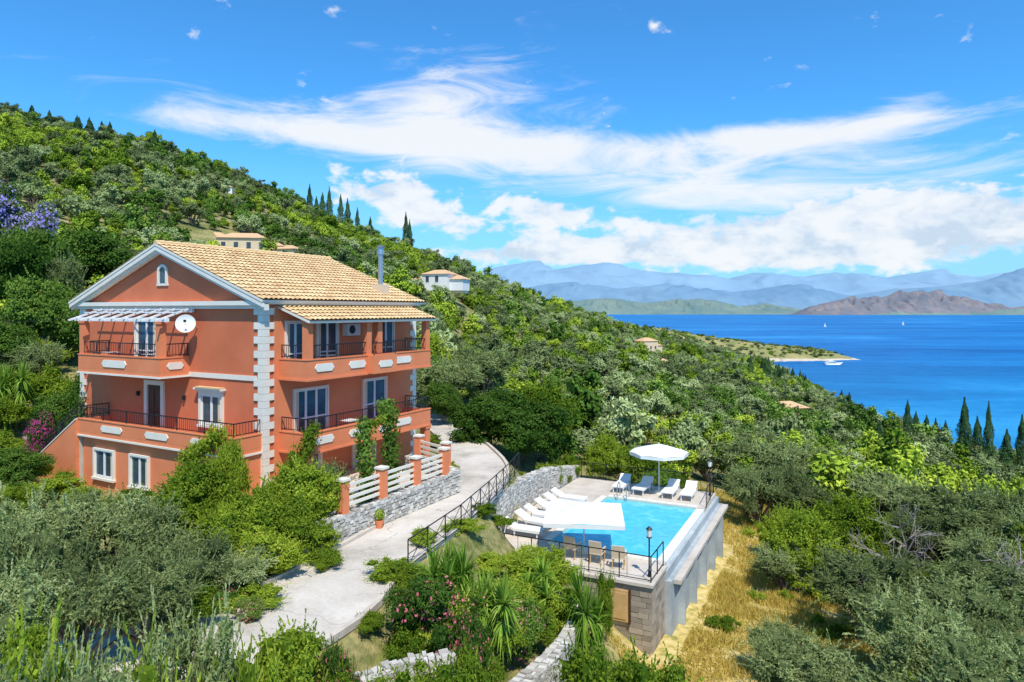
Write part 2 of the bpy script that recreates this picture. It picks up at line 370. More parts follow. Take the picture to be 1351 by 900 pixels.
ridge('brown_island_hill',[(1050,416),(1070,404),(1100,397),(1130,391),(1160,393),(1185,386),(1210,382),(1235,388),(1270,392),(1300,401),(1340,405),(1400,402),(1500,414)],15200,900,M['misl'],1.0,fs=1/420.,jag=.14)
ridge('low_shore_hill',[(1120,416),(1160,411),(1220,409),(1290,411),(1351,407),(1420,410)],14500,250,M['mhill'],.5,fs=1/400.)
def cape():
    v=[];f=[];n=200;m=30
    prof=[(700,420),(790,424),(850,432),(900,438),(960,447),(1020,455),(1060,459),(1100,462),(1125,467),(1137,474)]
    for j in range(m+1):
        t=j/m
        for i in range(n+1):
            px=700+(1137-700)*i/n
            D0=1225-5*math.sin(px/13.)-16*math.sin(px/31.)+10*mn.noise(Vector((px/9,0,0))); Dp=1330
            top=(HY-interp(prof,px))/F*Dp
            y=D0+t*220; sx=math.sin(math.pi*min(1,t*1.0))**.7 if t<1 else 0
            x=(px-CX)/F*1260 + 6*mn.noise(Vector((px/20,t*5,0)))
            z=-92.0+(top+92)*sx*(1+.10*mn.fractal(Vector((px/25,t*6,1)),1,2,4))+ (1.5 if t>0.02 else 0)
            v.append((x,y,z))
    for j in range(m):
        for i in range(n):
            a=j*(n+1)+i; f.append((a,a+1,a+n+2,a+n+1))
    me=bpy.data.meshes.new('headland'); me.from_pydata(v,[],f); me.materials.append(M['cape']); me.materials.append(M['sand'])
    for p in me.polygons:
        if p.center.z<-88.2: p.material_index=1
    me.polygons.foreach_set('use_smooth',[True]*len(f))
    COL.objects.link(bpy.data.objects.new('headland',me))
cape()

# ---------------------------------------------------------------- foliage
def unit(a): return a/np.maximum(np.linalg.norm(a,axis=-1,keepdims=True),1e-9)
def leafq(C,Nn,L,Wd,rng,T=None):
    n=len(C); L=L*rng.uniform(.6,1.35,(n,1)); Wd=Wd*rng.uniform(.7,1.3,(n,1))
    if T is None: T=unit(np.cross(Nn,rng.normal(size=(n,3))))
    S=unit(np.cross(Nn,T))
    V=np.stack([C-T*L/2,C+S*Wd/2,C+T*L/2,C-S*Wd/2],1).reshape(-1,3)
    return V,np.arange(4*n).reshape(n,4)
BQ=np.array([[0,3,2,1],[4,5,6,7],[0,1,5,4],[1,2,6,5],[2,3,7,6],[3,0,4,7]])
BV=np.array([(-1,-1,-1),(1,-1,-1),(1,1,-1),(-1,1,-1),(-1,-1,1),(1,-1,1),(1,1,1),(-1,1,1)],float)
class PB:
    def __init__(s): s.V=[];s.F=[];s.M=[];s.T=[];s.n=0
    def add(s,V,Fa,mi,t):
        s.V.append(V); s.F.append(Fa+s.n); s.n+=len(V); s.M.append(np.full(len(Fa),mi)); s.T.append(np.broadcast_to(t,(len(Fa),)))
    def tube(s,p,q,r0,r1,mi,k=6):
        p=np.array(p,float);q=np.array(q,float);d=unit(q-p); a=unit(np.cross(d,[.3,.9,.21])); b=np.cross(d,a)
        t=np.arange(k)*2*np.pi/k; ring=np.cos(t)[:,None]*a+np.sin(t)[:,None]*b
        V=np.concatenate([p+ring*r0,q+ring*r1]); i=np.arange(k); j=(i+1)%k
        s.add(V,np.stack([i,j,k+j,k+i],1),mi,.5)
    def mesh(s,name,mats):
        me=bpy.data.meshes.new(name); me.from_pydata(np.concatenate(s.V).tolist(),[],np.concatenate(s.F).tolist())
        for m in mats: me.materials.append(m)
        me.polygons.foreach_set('material_index',np.concatenate(s.M).astype(np.int32))
        a=me.attributes.new('tint','FLOAT','FACE'); a.data.foreach_set('value',np.concatenate(s.T).astype(np.float32))
        return me
def crown(pb,rng,cz,R,HZ,ncl,lpc,L,Wd,mi,cr=.28,lobes=7,flower=None,fl=.0,low=-.9,shoots=0,sl=.5):
    lob=unit(rng.normal(size=(lobes,3)))*rng.uniform(.3,.7,(lobes,1)); lob[:,2]=np.abs(lob[:,2])*rng.choice([-.5,1,1],lobes)
    cs=[]
    while len(cs)<ncl:
        l=lob[rng.integers(lobes)]; p=l+unit(rng.normal(size=3))*rng.uniform(.2,.46)
        if np.linalg.norm(p)<1.08 and p[2]>low: cs.append(p)
    cs=np.array(cs)
    sc=np.array([R,R,HZ]); of=np.array([0,0,cz])
    for c in cs:
        r=cr*rng.uniform(.45,1.3); n=int(lpc*rng.uniform(.6,1.3))
        d=unit(rng.normal(size=(n,3))); rad=rng.uniform(.4,1.15,(n,1))**.6
        P=c+d*rad*r*np.array([1,1,.85])
        Pw=P*sc+of
        nn=unit(d*.8+c*.4+np.array([0,0,.45])+rng.normal(size=(n,3))*.6)
        Vq,Fq=leafq(Pw,nn,L,Wd,rng)
        ct=rng.uniform(0,.6); t=np.clip(ct+rng.uniform(0,.4,n),0,1)
        pb.add((c+BV*r*.38*np.array([1,1,.8]))*sc+of,BQ,mi,.0)  # dark core box: fills the clump and paints in its inner shade
        for _ in range(shoots):
            dd=unit(rng.normal(size=3)+c*1.2+np.array([0,0,.9])); st=(c+dd*r*.8)*sc+of; ln=sl*rng.uniform(.5,1.3); k=int(ln/.035)
            q=np.linspace(0,1,k)[:,None]; C=st+dd*ln*q+np.array([0,0,-.15])*ln*q*q; Tn=unit(dd*.8+rng.normal(size=(k,3))*.55); n2=unit(np.cross(Tn,rng.normal(size=(k,3))))
            V2,F2=leafq(C,n2,L*.9,Wd,rng,Tn); pb.add(V2,F2,mi,np.clip(ct+.15+rng.uniform(0,.45,k),0,1))
        if flower is not None:
            isf=(rng.random(n)<fl*rng.choice([.2,1,2]))&(rad[:,0]>.85)
            pb.add(Vq[np.repeat(~isf,4)],np.arange(4*(~isf).sum()).reshape(-1,4),mi,t[~isf])
            if isf.any():
                V2,F2=leafq(Pw[isf]*1.0+d[isf]*.05,nn[isf],L*.7,L*.6,rng); pb.add(V2,F2,flower,t[isf])
        else: pb.add(Vq,Fq,mi,t)
    return cs*sc+of
def tree(name,seed,R,H,tr,ncl,lpc,L,Wd,leaf,cr=.28,lobes=7,flower=None,fl=0,shoots=0,sl=.5):
    g=np.random.default_rng(seed); pb=PB(); hz=(H-tr)/2
    cs=crown(pb,g,tr+hz,R,hz,ncl,lpc,L,Wd,0,cr,lobes,2 if flower else None,fl,-.9,shoots,sl)
    fk=np.array([g.uniform(-.15,.15),g.uniform(-.15,.15),max(tr*.8,.3)]); rr=.045*H if tr>.4 else .03
    pb.tube((0,0,-.6),fk*.5+np.array([.08,.05,0]),rr*1.3,rr,1); pb.tube(fk*.5+np.array([.08,.05,0]),fk,rr,rr*.9,1)
    for c in cs[g.choice(len(cs),min(14,len(cs)),False)]:
        mid=(fk+c)/2+g.normal(size=3)*.15*np.array([1,1,.3]); pb.tube(fk,mid,rr*.55,rr*.3,1); pb.tube(mid,c,rr*.3,rr*.1,1,5)
    return pb.mesh(name,[leaf,M['bark']]+([flower] if flower else []))
def cypress(name,seed,n,L):
    g=np.random.default_rng(seed); pb=PB(); H=10.
    t=g.uniform(0,1,n)**.85; rr=1.05*np.sin(np.pi*np.clip(t*.93+.07,0,1)**.62)*(1+.15*np.sin(t*23+g.uniform(0,6))) 
    an=g.uniform(0,2*np.pi,n); lump=1+.2*np.sin(an*3+t*14)
    r=rr*g.uniform(.72,1.08,n)*lump
    P=np.stack([np.cos(an)*r,np.sin(an)*r,.4+t*(H-.4)],1)
    nn=unit(np.stack([np.cos(an),np.sin(an),np.full(n,.3)],1)+g.normal(size=(n,3))*.35)
    T=unit(np.array([0,0,1.])+g.normal(size=(n,3))*.3); T=unit(T-nn*(T*nn).sum(1,keepdims=True))
    V,Fa=leafq(P,nn,L,L*.35,g,T); pb.add(V,Fa,0,g.uniform(0,1,n))
    pb.tube((0,0,-.6),(0,0,8),.16,.03,1)
    return pb.mesh(name,[M['cyp'],M['bark']])
def blades(pb,g,c,n,L,w,mi,up=.2):
    c=np.array(c,float)
    for _ in range(n):
        d=unit(g.normal(size=3)+np.array([0,0,up])); d[2]=max(d[2],-.35); d=unit(d)
        s=unit(np.cross(d,[0,0,1.])+1e-3); l=L*g.uniform(.7,1.15); m=c+d*l*.55; e=c+d*l+np.array([0,0,-.14*l*(1.2-d[2])])
        V=np.array([c-s*w*.4,c+s*w*.4,m+s*w*.5,m-s*w*.5, m-s*w*.5,m+s*w*.5,e+s*w*.05,e-s*w*.05])
        pb.add(V,np.array([[0,1,2,3],[4,5,6,7]]),mi,g.uniform(0,1))
def yucca(name,seed,heads,H):
    g=np.random.default_rng(seed); pb=PB()
    for i in range(heads):
        a=g.uniform(0,6.28); r=g.uniform(.1,.95) if heads>1 else 0; h=H*g.uniform(.35,1)
        top=(math.cos(a)*r,math.sin(a)*r,h); pb.tube((top[0]*.25,top[1]*.25,-.4),top,.1,.06,1)
        blades(pb,g,top,85,.78,.075,0)
        blades(pb,g,(top[0]*.9,top[1]*.9,h-.35),45,.7,.07,0,-.3)
    return pb.mesh(name,[M['yuc'],M['bark']])
def baretree(name,seed):
    g=np.random.default_rng(seed); pb=PB()
    def br(p,d,l,r,k):
        q=p+d*l; pb.tube(p,q,r,r*.65,0,5)
        if k==0: return
        for _ in range(3 if k>1 else 2):
            br(q,unit(d+g.normal(size=3)*.6),l*g.uniform(.6,.85),r*.6,k-1)
    br(np.array([0,0,-.4]),unit(np.array([.1,0,1])),1.3,.12,5)
    return pb.mesh(name,[surf('grey_bark',(.22,.18,.15),(.42,.36,.31),4,.9,0)])
MESH={}
MESH['olive']=[(tree('olive_%d'%i,1+i,2.5,4.6,.7,85,120,.16,.05,M['olive'],.22,10,shoots=4,sl=.65),2.5,4.6) for i in range(3)]
MESH['shrub']=[(tree('shrub_%d'%i,11+i,1.7,2.6,.05,55,150,.12,.07,M['bright'],.28,8,shoots=2,sl=.35),1.7,2.6) for i in range(3)]
MESH['dark']=[(tree('carob_%d'%i,21+i,3.2,5.2,.3,130,160,.17,.11,M['dark'],.22,11,shoots=1,sl=.5),3.2,5.2) for i in range(2)]
MESH['lush']=[(tree('lush_%d'%i,25+i,3.2,5.2,.3,130,150,.17,.11,M['bright'],.22,11,shoots=2,sl=.6),3.2,5.2) for i in range(2)]
MESH['oleander']=[(tree('oleander_a',31,1.7,2.6,.05,60,180,.16,.045,M['dark'],.28,8,M['pink'],.16,shoots=2,sl=.35),1.7,2.6)]
MESH['boug']=[(tree('boug_a',33,1.7,2.6,.05,50,200,.12,.08,M['dark'],.3,8,M['magenta'],.8),1.7,2.6)]
MESH['jac']=[(tree('jac_a',34,3,5.5,1,70,180,.22,.14,M['olive'],.25,8,M['purple'],1.6),3,5.5)]
MESH['cyp']=[(cypress('cyp_a',41,4200,.35),1.05,10.),(cypress('cyp_b',42,4200,.35),1.05,10.)]
MESH['yucca']=[(yucca('yucca_a',51,9,1.7),1.5,2.3),(yucca('yucca_b',52,3,1.6),1.1,2.2)]
MESH['bare']=[(baretree('bare_a',61),2,4.0)]
cnt={}
def plant(kind,name,px,yt,d,wpx,var=None,zb=None,xy=None,h=None,w=None):
    L=MESH[kind]; k=cnt.get(kind,0); cnt[kind]=k+1
    me,R,H=L[(k if var is None else var)%len(L)]
    if xy is None: x,y,zt=W(px,yt,d)
    else: x,y=xy
    z0=thz(x,y) if zb is None else zb
    hh=(zt-z0) if h is None else h
    hh=max(hh,.5)
    ww=(wpx/F*d/2) if w is None else w
    ob=bpy.data.objects.new(name,me); ob.location=(x,y,z0-.1); ob.scale=(ww/R,ww/R,(hh+.1)/H); ob.rotation_euler[2]=k*2.1+d
    COL.objects.link(ob); return ob
P=plant
for a in [(50,640,21,170),(135,640,21.5,150),(195,665,20.5,130),(20,735,14.5,190),(110,745,15,170),(195,735,16,170),(265,790,12.5,160),(60,830,11,200),(150,850,11,180),(0,680,18,130),(250,700,19,130),(90,700,18,140)]:
    P('olive','olive_tree',*a)
for a in [(262,600,23.6,130),(395,610,23.3,110),(335,640,22,130),(290,670,21,110),(385,650,22.3,100),(345,700,20.5,110)]: P('lush','fig_tree',*a)
P('lush','grape_vine_bush',300,572,25.2,60); P('olive','olive_tree',225,640,23.5,90); P('olive','olive_tree',318,720,19.6,100)
P('shrub','grape_vine_bush',385,575,25.0,50)
for a in [(375,820,14.6,130),(300,845,13,110),(485,828,17.5,52),(425,725,21.3,60),(420,690,22.5,70),(330,770,18.6,90),(250,780,17,90),(560,870,14.5,120),(455,862,14.2,80),(20,860,10.5,180),(205,865,10.8,150),(400,870,12.6,120),(60,820,12,120),(345,850,12.5,90),(505,870,14,90),
   (35,600,31,70),(75,625,29,80),(10,560,34,80),(100,640,27,70),(5,640,27,60),(140,650,25.5,60),(180,640,26,60)]:
    P('shrub','garden_shrub',*a)
P('oleander','oleander_bush',305,765,19.0,80); P('oleander','oleander_bush',440,850,14.6,60); P('oleander','oleander_bush',325,790,17.8,50)
P('boug','bougainvillea',38,548,33,50); P('dark','dark_bush',90,500,36,80); P('dark','dark_bush',20,590,30,90); P('dark','dark_bush',75,520,35,70)
P('olive','olive_tree',425,608,25.3,85)
for a in [(510,738,20.5,80),(545,740,20,70),(705,740,23.5,110),(730,722,25.2,70),(640,728,24,70),(690,722,26,70),(585,780,17.5,90),(830,850,18,170),(770,860,16.5,130),(800,750,24,30),
  (535,800,17,80),(650,800,18.5,80),(700,790,20,70),(620,760,20,90),(670,765,21,80),(740,775,21.5,60),(610,705,25,60),(560,728,23.5,50),(635,690,27,40),(640,850,17,60),(600,860,15.5,80),(870,862,18,120),(660,700,27.5,40)]:
    P('shrub','garden_shrub',*a)
P('oleander','oleander_bush',565,762,17.2,130); P('oleander','oleander_bush',682,788,19.3,75); P('oleander','oleander_bush',618,810,16.6,60)
P('yucca','yucca_plant',605,706,19,120,0); P('yucca','yucca_plant',648,738,18.5,105,0); P('yucca','yucca_plant',715,738,22,80,1); P('yucca','yucca_plant',770,740,20.8,65,1); P('yucca','yucca_plant',575,726,20,75,1)
P('dark','carob_tree',650,513,43,130); P('lush','carob_tree',712,508,45,120); P('dark','carob_tree',690,518,42,130)
P('lush','laurel_tree',800,568,43,60); P('shrub','garden_shrub',745,600,41,45); P('shrub','garden_shrub',565,573,40,36,zb=-8); P('shrub','garden_shrub',598,605,33.5,18,zb=-8)
P('shrub','garden_shrub',690,622,37,40);P('shrub','garden_shrub',722,610,39,40);P('shrub','garden_shrub',740,615,40,30)
P('olive','hill_tree',590,468,52,120); P('olive','hill_tree',640,450,60,110); P('lush','hill_tree',560,438,58,90); P('dark','hill_tree',585,500,48,60)
for a in [(1000,568,52,130),(1060,580,50,120),(985,610,46,60),(1240,640,38,190),(1330,640,40,160),(1165,620,45,120),(1290,745,26,200),(1190,790,23,150),(1060,840,21,150)]: P('olive','olive_tree',*a)
for a in [(1060,668,33,120),(1120,655,36,110),(1030,665,37,60)]: P('lush','maquis_shrub',*a)
P('bare','bare_tree',1185,632,32,100); P('bare','bare_tree',1335,690,26,110); P('bare','bare_tree',1150,735,27,80)
P('jac','jacaranda_tree',15,243,62,115)
for a in [(60,290,60,130),(115,300,64,130),(20,300,50,120),(60,360,46,110),(120,380,56,110),(10,420,42,100)]: P('dark','hill_tree',*a)
P('olive','hill_tree',160,325,75,90); P('olive','hill_tree',85,330,52,80)
P('yucca','yucca_plant',15,470,36,60,0)
for px,yt,d in [(1197,528,150),(1208,543,155),(1222,548,150),(1234,552,150),(1247,555,145),(1272,525,120),(1304,530,115),(1289,550,120),(1328,567,110),(1348,548,112),(1160,555,88),(1110,515,230),(1120,518,240),(1095,522,230),(535,280,290),(408,243,310),(425,254,310),(434,247,312),(449,256,315),(458,262,315),(471,274,318),(417,259,300),(488,286,320),(540,290,300)]:
    P('cyp','cypress_tree',px,yt,d,0,w=.85+.45*rng.random()+ (d>200)*.4)
for i in range(26):
    px=rng.uniform(975,1070); d=rng.uniform(300,430); x,y,_=W(px,0,d)
    P('cyp','cypress_tree',0,0,d,0,xy=(x,y),h=rng.uniform(8,13),w=1.6)
for i in range(16):
    px=40+rng.uniform(0,180); d=rng.uniform(265,300); x,y,_=W(px,0,d)
    P('cyp','cypress_tree',0,0,d,0,xy=(x,y),h=rng.uniform(5,9),w=1.5)

def collect(name,meshes):
    c=bpy.data.collections.new(name)
    for i,me in enumerate(meshes): c.objects.link(bpy.data.objects.new('%s_kind_%02d'%(name,i),me))
    return c
def scatter(name,pts,rz,scl,ix,coll):
    me=bpy.data.meshes.new(name); me.from_pydata(pts.tolist(),[],[])
    a=me.attributes.new('rz','FLOAT','POINT'); a.data.foreach_set('value',rz.astype(np.float32))
    a=me.attributes.new('scl','FLOAT_VECTOR','POINT'); a.data.foreach_set('vector',scl.astype(np.float32).ravel())
    a=me.attributes.new('ix','INT','POINT'); a.data.foreach_set('value',ix.astype(np.int32))
    ob=bpy.data.objects.new(name,me); COL.objects.link(ob)
    ng=bpy.data.node_groups.new(name,'GeometryNodeTree')
    ng.interface.new_socket('Geometry',in_out='INPUT',socket_type='NodeSocketGeometry')
    ng.interface.new_socket('Geometry',in_out='OUTPUT',socket_type='NodeSocketGeometry')
    gi=ng.nodes.new('NodeGroupInput');go=ng.nodes.new('NodeGroupOutput')
    ci=ng.nodes.new('GeometryNodeCollectionInfo'); ci.inputs['Collection'].default_value=coll; ci.inputs['Separate Children'].default_value=True; ci.inputs['Reset Children'].default_value=True
    ip=ng.nodes.new('GeometryNodeInstanceOnPoints'); ip.inputs['Pick Instance'].default_value=True
    def na(n,t):
        x=ng.nodes.new('GeometryNodeInputNamedAttribute'); x.data_type=t; x.inputs['Name'].default_value=n; return x.outputs[0]
    cx=ng.nodes.new('ShaderNodeCombineXYZ'); er=ng.nodes.new('FunctionNodeEulerToRotation')
    l=ng.links.new
    l(gi.outputs[0],ip.inputs['Points']); l(ci.outputs[0],ip.inputs['Instance']); l(na('ix','INT'),ip.inputs['Instance Index'])
    l(na('rz','FLOAT'),cx.inputs[2]); l(cx.outputs[0],er.inputs[0]); l(er.outputs[0],ip.inputs['Rotation']); l(na('scl','FLOAT_VECTOR'),ip.inputs['Scale'])
    l(ip.outputs[0],go.inputs[0])
    md=ob.modifiers.new('instances','NODES'); md.node_group=ng
nearset=[t[0] for t in MESH['olive']+MESH['shrub'][:2]+MESH['dark']+MESH['lush'][:1]]
fm=[]
for i in range(3): fm.append(tree('far_olive_%d'%i,100+i,2.5,4.6,.5,36,56,.36,.16,M['folive'],.27,8))
for i in range(2): fm.append(tree('far_lush_%d'%i,110+i,2.5,4.6,.1,36,56,.36,.21,M['fbright'],.27,8))
for i in range(2): fm.append(tree('far_dark_%d'%i,120+i,2.6,5.0,.1,36,56,.36,.21,M['fdark'],.27,8))
CN=collect('near_grove_source',nearset); CF=collect('hillside_forest_source',fm)
excl_sites=[]
villas=[(310,338,150,13,30),(370,345,150,6,22),(585,378,175,10,20),(297,253,235,6,12),(852,455,330,10,22),(1035,552,150,7,24),(868,484,250,6,16)]
for px,py,d,r,cl in villas:
    x,y,_=W(px,py,d); excl_sites.append((x,y,r,cl))
def band(d0,d1,sp,umin,umax,seed):
    g=np.random.default_rng(seed)
    xs=np.arange(umin*d1,umax*d1,sp); ys=np.arange(d0,d1,sp*.9)
    X,Y=np.meshgrid(xs,ys); X=X+g.uniform(-.5,.5,X.shape)*sp; Y=Y+g.uniform(-.5,.5,Y.shape)*sp
    X=X.ravel();Y=Y.ravel(); U=X/Y
    k=(U>umin)&(U<umax)&(Y>d0)&(Y<d1); X,Y=X[k],Y[k]
    k=(sdf(pad_poly,X,Y)>2.5)&(sdf(road_poly,X,Y)>2.6)&(sdf(deck_poly,X,Y)>2.4); X,Y=X[k],Y[k]
    PX=CX+F*X/Y
    k=~((PX<1015)&(Y<43)&~((PX<90)&(Y>35)))&~((PX>520)&(PX<800)&(Y<46))
    k&=~((PX>560)&(PX<660)&(Y>44)&(Y<50))
    for x,y,r in dry_sites: k&=np.hypot(X-x,Y-y)>r*1.05
    for x,y,r,cl in excl_sites:
        k&=np.hypot(X-x,Y-y)>r
        L=math.hypot(x,y); al=(X*x+Y*y)/L; pe=np.abs(X*y-Y*x)/L
        k&=~((pe<r*.8)&(al>L-cl)&(al<L))
    X,Y=X[k],Y[k]; Z=th(X,Y); k=Z>-86; return X[k],Y[k],Z[k],g
X,Y,Z,g=band(16,46,2.9,-1.05,1.0,1)
k=g.random(len(X))<.85; X,Y,Z=X[k],Y[k],Z[k]; n=len(X)
s=g.uniform(.45,.95,n); ix=g.choice([0,1,2,3,4,5,6,7],n,p=[.19,.19,.18,.15,.13,.04,.04,.08])
s=np.where((ix==3)|(ix==4),s*1.25,s); s=np.where(ix>4,s*.7,s)
scatter('near_olive_grove',np.stack([X,Y,Z-.15],1),g.uniform(0,6.28,n),np.stack([s,s,s*g.uniform(.8,1.15,n)],1),ix,CN)
for nm,d0,d1,sp,sm,sd in (('slope_forest',46,110,3.1,.8,2),('hillside_forest',110,340,4.4,1.02,3),('ridge_forest',340,520,7,1.6,4),('coast_forest',520,1000,11,2.2,5)):
    X,Y,Z,g=band(d0,d1,sp,-.95,1.0,sd); k=g.random(len(X))<.92; X,Y,Z=X[k],Y[k],Z[k]; n=len(X)
    pat=np.sin(X/17+2*np.sin(Y/31))+np.cos(Y/23+np.sin(X/29))+g.normal(size=n)*1.3
    ix=np.where(pat>1.5,g.integers(5,7,n),np.where(pat<-.9,g.integers(3,5,n),g.integers(0,3,n)))
    s=sm*np.clip(g.lognormal(-.22,.34,n),.35,1.5)
    scatter(nm,np.stack([X,Y,Z-.3*s],1),g.uniform(0,6.28,n),np.stack([s,s,s*g.uniform(.75,1.3,n)],1),ix,CF)
g=np.random.default_rng(9)
pts=[]
co=bpy.data.objects['headland'].data.vertices
for _ in range(1300):
    v=co[int(g.integers(len(co)))].co
    if v.z>-84: pts.append((v.x+g.uniform(-4,4),v.y+g.uniform(-4,4),v.z-.5))
pts=np.array(pts); n=len(pts); s=g.uniform(.6,1.9,n)
scatter('headland_scrub',pts,g.uniform(0,6.28,n),np.stack([s*1.3,s*1.3,s*.6],1),g.integers(0,7,n),CF)
pb=PB(); C=[]
for x,y,r in dry_sites:
    n=int(2300*r); a=g.uniform(0,6.28,n); q=np.sqrt(g.random(n))*r*1.4; C.append(np.stack([x+np.cos(a)*q,y+np.sin(a)*q],1))
C=np.concatenate(C); k=sdf(deck_poly,C[:,0],C[:,1])>.9
k&=(np.sin(C[:,0]*2.1+np.sin(C[:,1]*1.7))+np.sin(C[:,1]*2.9)+g.normal(size=len(C))*.5)>-.9
C=C[k]; n=len(C); z=th(C[:,0],C[:,1])
hh=g.uniform(.2,.6,n); T=unit(np.array([0,0,1.])+g.normal(size=(n,3))*.45); nn=unit(np.cross(T,g.normal(size=(n,3))))
Vq,Fq=leafq(np.stack([C[:,0],C[:,1],z+hh*.3],1),nn,.40,.035,g,T); pb.add(Vq,Fq,0,g.uniform(0,1,n))
COL.objects.link(bpy.data.objects.new('dry_grass',pb.mesh('dry_grass',[M['grass']])))
for i in range(18):
    x,y,r=dry_sites[int(g.integers(len(dry_sites)))]; a=g.uniform(0,6.28); q=r*g.uniform(.3,1.2); x+=math.cos(a)*q; y+=math.sin(a)*q
    if sdf(deck_poly,np.array([x]),np.array([y]))[0]>1.8: P('shrub','maquis_shrub',0,0,y,0,xy=(x,y),h=g.uniform(.35,.8),w=g.uniform(.3,.65))

# ---------------------------------------------------------------- HOUSE
H=empty('villa_house',(HC[0],HC[1],0),HA)
G=lambda s,o,z:(-o,s,z)
R_=lambda s,o,z:(s,-o,z)
def fb(mb,fn,s0,s1,o0,o1,z0,z1,mat,tint=.5):
    a=fn(s0,o0,z0);b=fn(s1,o1,z1); mb.box(a[0],b[0],a[1],b[1],z0,z1,mat,tint)
HX,HYY=10.0,12.9
w=MB()
w.box(0,HX,0,HYY,-8.1,.5,M['red'])
for x0,x1 in ((0,.3),(HX-.3,HX)):
    A=[(x0,0,.5),(x0,HYY,.5),(x0,HYY/2,2.78)];B=[(x1,0,.5),(x1,HYY,.5),(x1,HYY/2,2.78)]
    w.face(A,M['red']);w.face(B[::-1],M['red'])
w.box(.5,HX-.02,-.03,0,-8.0,.2,M['redl'])
w.box(-1.22,-.001,.1,10.5,-8.1,-5.75,M['redl'])
w.build('walls',H)
r=MB(); ov=.4; sl=math.hypot(HYY/2,2.42); z_r=3.0
SLn=sl+.45
r.tiles((-ov,HYY/2,z_r),(1,0,0),(0,-HYY/2,-2.42),HX+2*ov,SLn,M['tile'],rng)
r.tiles((-ov,HYY/2,z_r),(1,0,0),(0,HYY/2,-2.42),HX+2*ov,SLn,M['tile'],rng)
k=0
while k<HX+2*ov-.1:
    r.bar((-ov+k,HYY/2,z_r+.03),(-ov+k+.42,HYY/2,z_r+.05),.11,M['tile'],8,.13); k+=.4
r.tiles((.7,0,.22),(1,0,0),(0,-1.8,-.62),8.7,1.95,M['tile'],rng)
r.build('roof',H)
t=MB(); wh=M['white']
for sg in (-1,1):
    y1=HYY/2+sg*(HYY/2+.38); z1=z_r-2.42*(HYY/2+.38)/(HYY/2)
    for (a0,a1,b0,b1) in ((-ov+.02,-.28,-.13,-.30),(-.28,-.05,-.2,-.42)):
        Pp=[(a0,HYY/2,z_r+b1),(a1,HYY/2,z_r+b1),(a1,y1,z1+b1),(a0,y1,z1+b1),(a0,HYY/2,z_r+b0),(a1,HYY/2,z_r+b0),(a1,y1,z1+b0),(a0,y1,z1+b0)]
        t.hexa(Pp,wh)
t.box(-.3,-.003,-.25,HYY+.25,.22,.40,wh); t.box(-.16,-.003,-.12,HYY+.12,.08,.22,wh)
t.box(.0,HX+.1,-.3,-.035,.26,.42,wh)
t.box(-.05,-.003,.36,HYY-.1,-2.86,-2.66,wh)
z=-8.0;i=0
while z<.05:
    l=.5 if i%2 else .26
    t.box(-.06,-.002,-.06,l,z,z+.28,wh); t.box(-.002,l,-.06,-.032,z,z+.28,wh)
    l2=.45 if i%2 else .25
    t.box(-.05,-.002,HYY-l2,HYY+.05,z,z+.28,wh)
    t.box(HX-l2,HX+.05,-.06,-.032,z,z+.28,wh)
    z+=.29;i+=1
def window(fn,s0,s1,z0,z1,kind='win',off=.0,hood=False,sur=.14,panes=2):
    ww=M['wpaint']
    fb(t,fn,s0-sur,s0,off+.002,off+.11,z0-.02,z1+sur,wh); fb(t,fn,s1,s1+sur,off+.002,off+.11,z0-.02,z1+sur,wh); fb(t,fn,s0,s1,off+.002,off+.108,z1,z1+sur,wh)
    if kind=='win': fb(t,fn,s0-sur-.05,s1+sur+.05,off+.002,off+.15,z0-.12,z0-.02,wh)
    if hood:
        fb(t,fn,s0-sur-.12,s1+sur+.12,off+.002,off+.28,z1+sur+.1,z1+sur+.18,wh)
        fb(t,fn,s0-sur-.06,s1+sur+.06,off+.002,off+.16,z1+sur+.002,z1+sur+.1,wh)
        n=int((s1-s0+.5)/.16)
        for q in range(n): fb(t,fn,s0-sur-.1+q*.16,s0-sur+.03+q*.16,off+.05,off+.33,z1+sur+.182,z1+sur+.24,M['tile'],.6)
    if kind=='wood':
        fb(t,fn,s0,s1,off+.002,off+.02,z0,z1,M['door'])
        for q in (0,1):
            for (za,zb) in ((.08,.45),(.5,.92)):
                a=s0+(s1-s0)*(.08+.48*q);b=s0+(s1-s0)*(.44+.48*q); fb(t,fn,a,b,off+.02,off+.045,z0+(z1-z0)*za,z0+(z1-z0)*zb,M['door'])
        return
    fb(t,fn,s0,s1,off+.002,off+.012,z0,z1,M['glass'])
    for q in range(panes):
        a=s0+(s1-s0)*q/panes; b=s0+(s1-s0)*(q+1)/panes; e=.055
        fb(t,fn,a,a+e,off+.012,off+.05,z0,z1,ww); fb(t,fn,b-e,b,off+.012,off+.05,z0,z1,ww)
        fb(t,fn,a+e,b-e,off+.012,off+.048,z0,z0+.08,ww); fb(t,fn,a+e,b-e,off+.012,off+.048,z1-.06,z1,ww)
        if kind=='door': fb(t,fn,a+e,b-e,off+.012,off+.045,z0+.75,z0+.81,ww)
        if q==0: fb(t,fn,a+e,a+e+(b-a)*.3,off+.0122,off+.0155,z0+.08,z1-.06,M['beige'])
window(G,6.9,8.3,-2.6,-.45,'door')
window(G,6.5,7.5,-5.5,-3.35,'wood',sur=.2)
window(G,2.5,3.75,-4.85,-3.6,'win',hood=True)
window(G,8.1,9.5,-7.5,-6.3,off=1.22,sur=.09); window(G,5.6,6.8,-7.6,-6.3,off=1.22,sur=.09)
window(R_,1.15,2.1,-2.6,-.5,'door',.03,sur=.08); window(R_,2.9,4.1,-2.6,-.5,'door',.03,sur=.08); window(R_,7.0,8.1,-2.6,-.5,'door',.03,sur=.08)
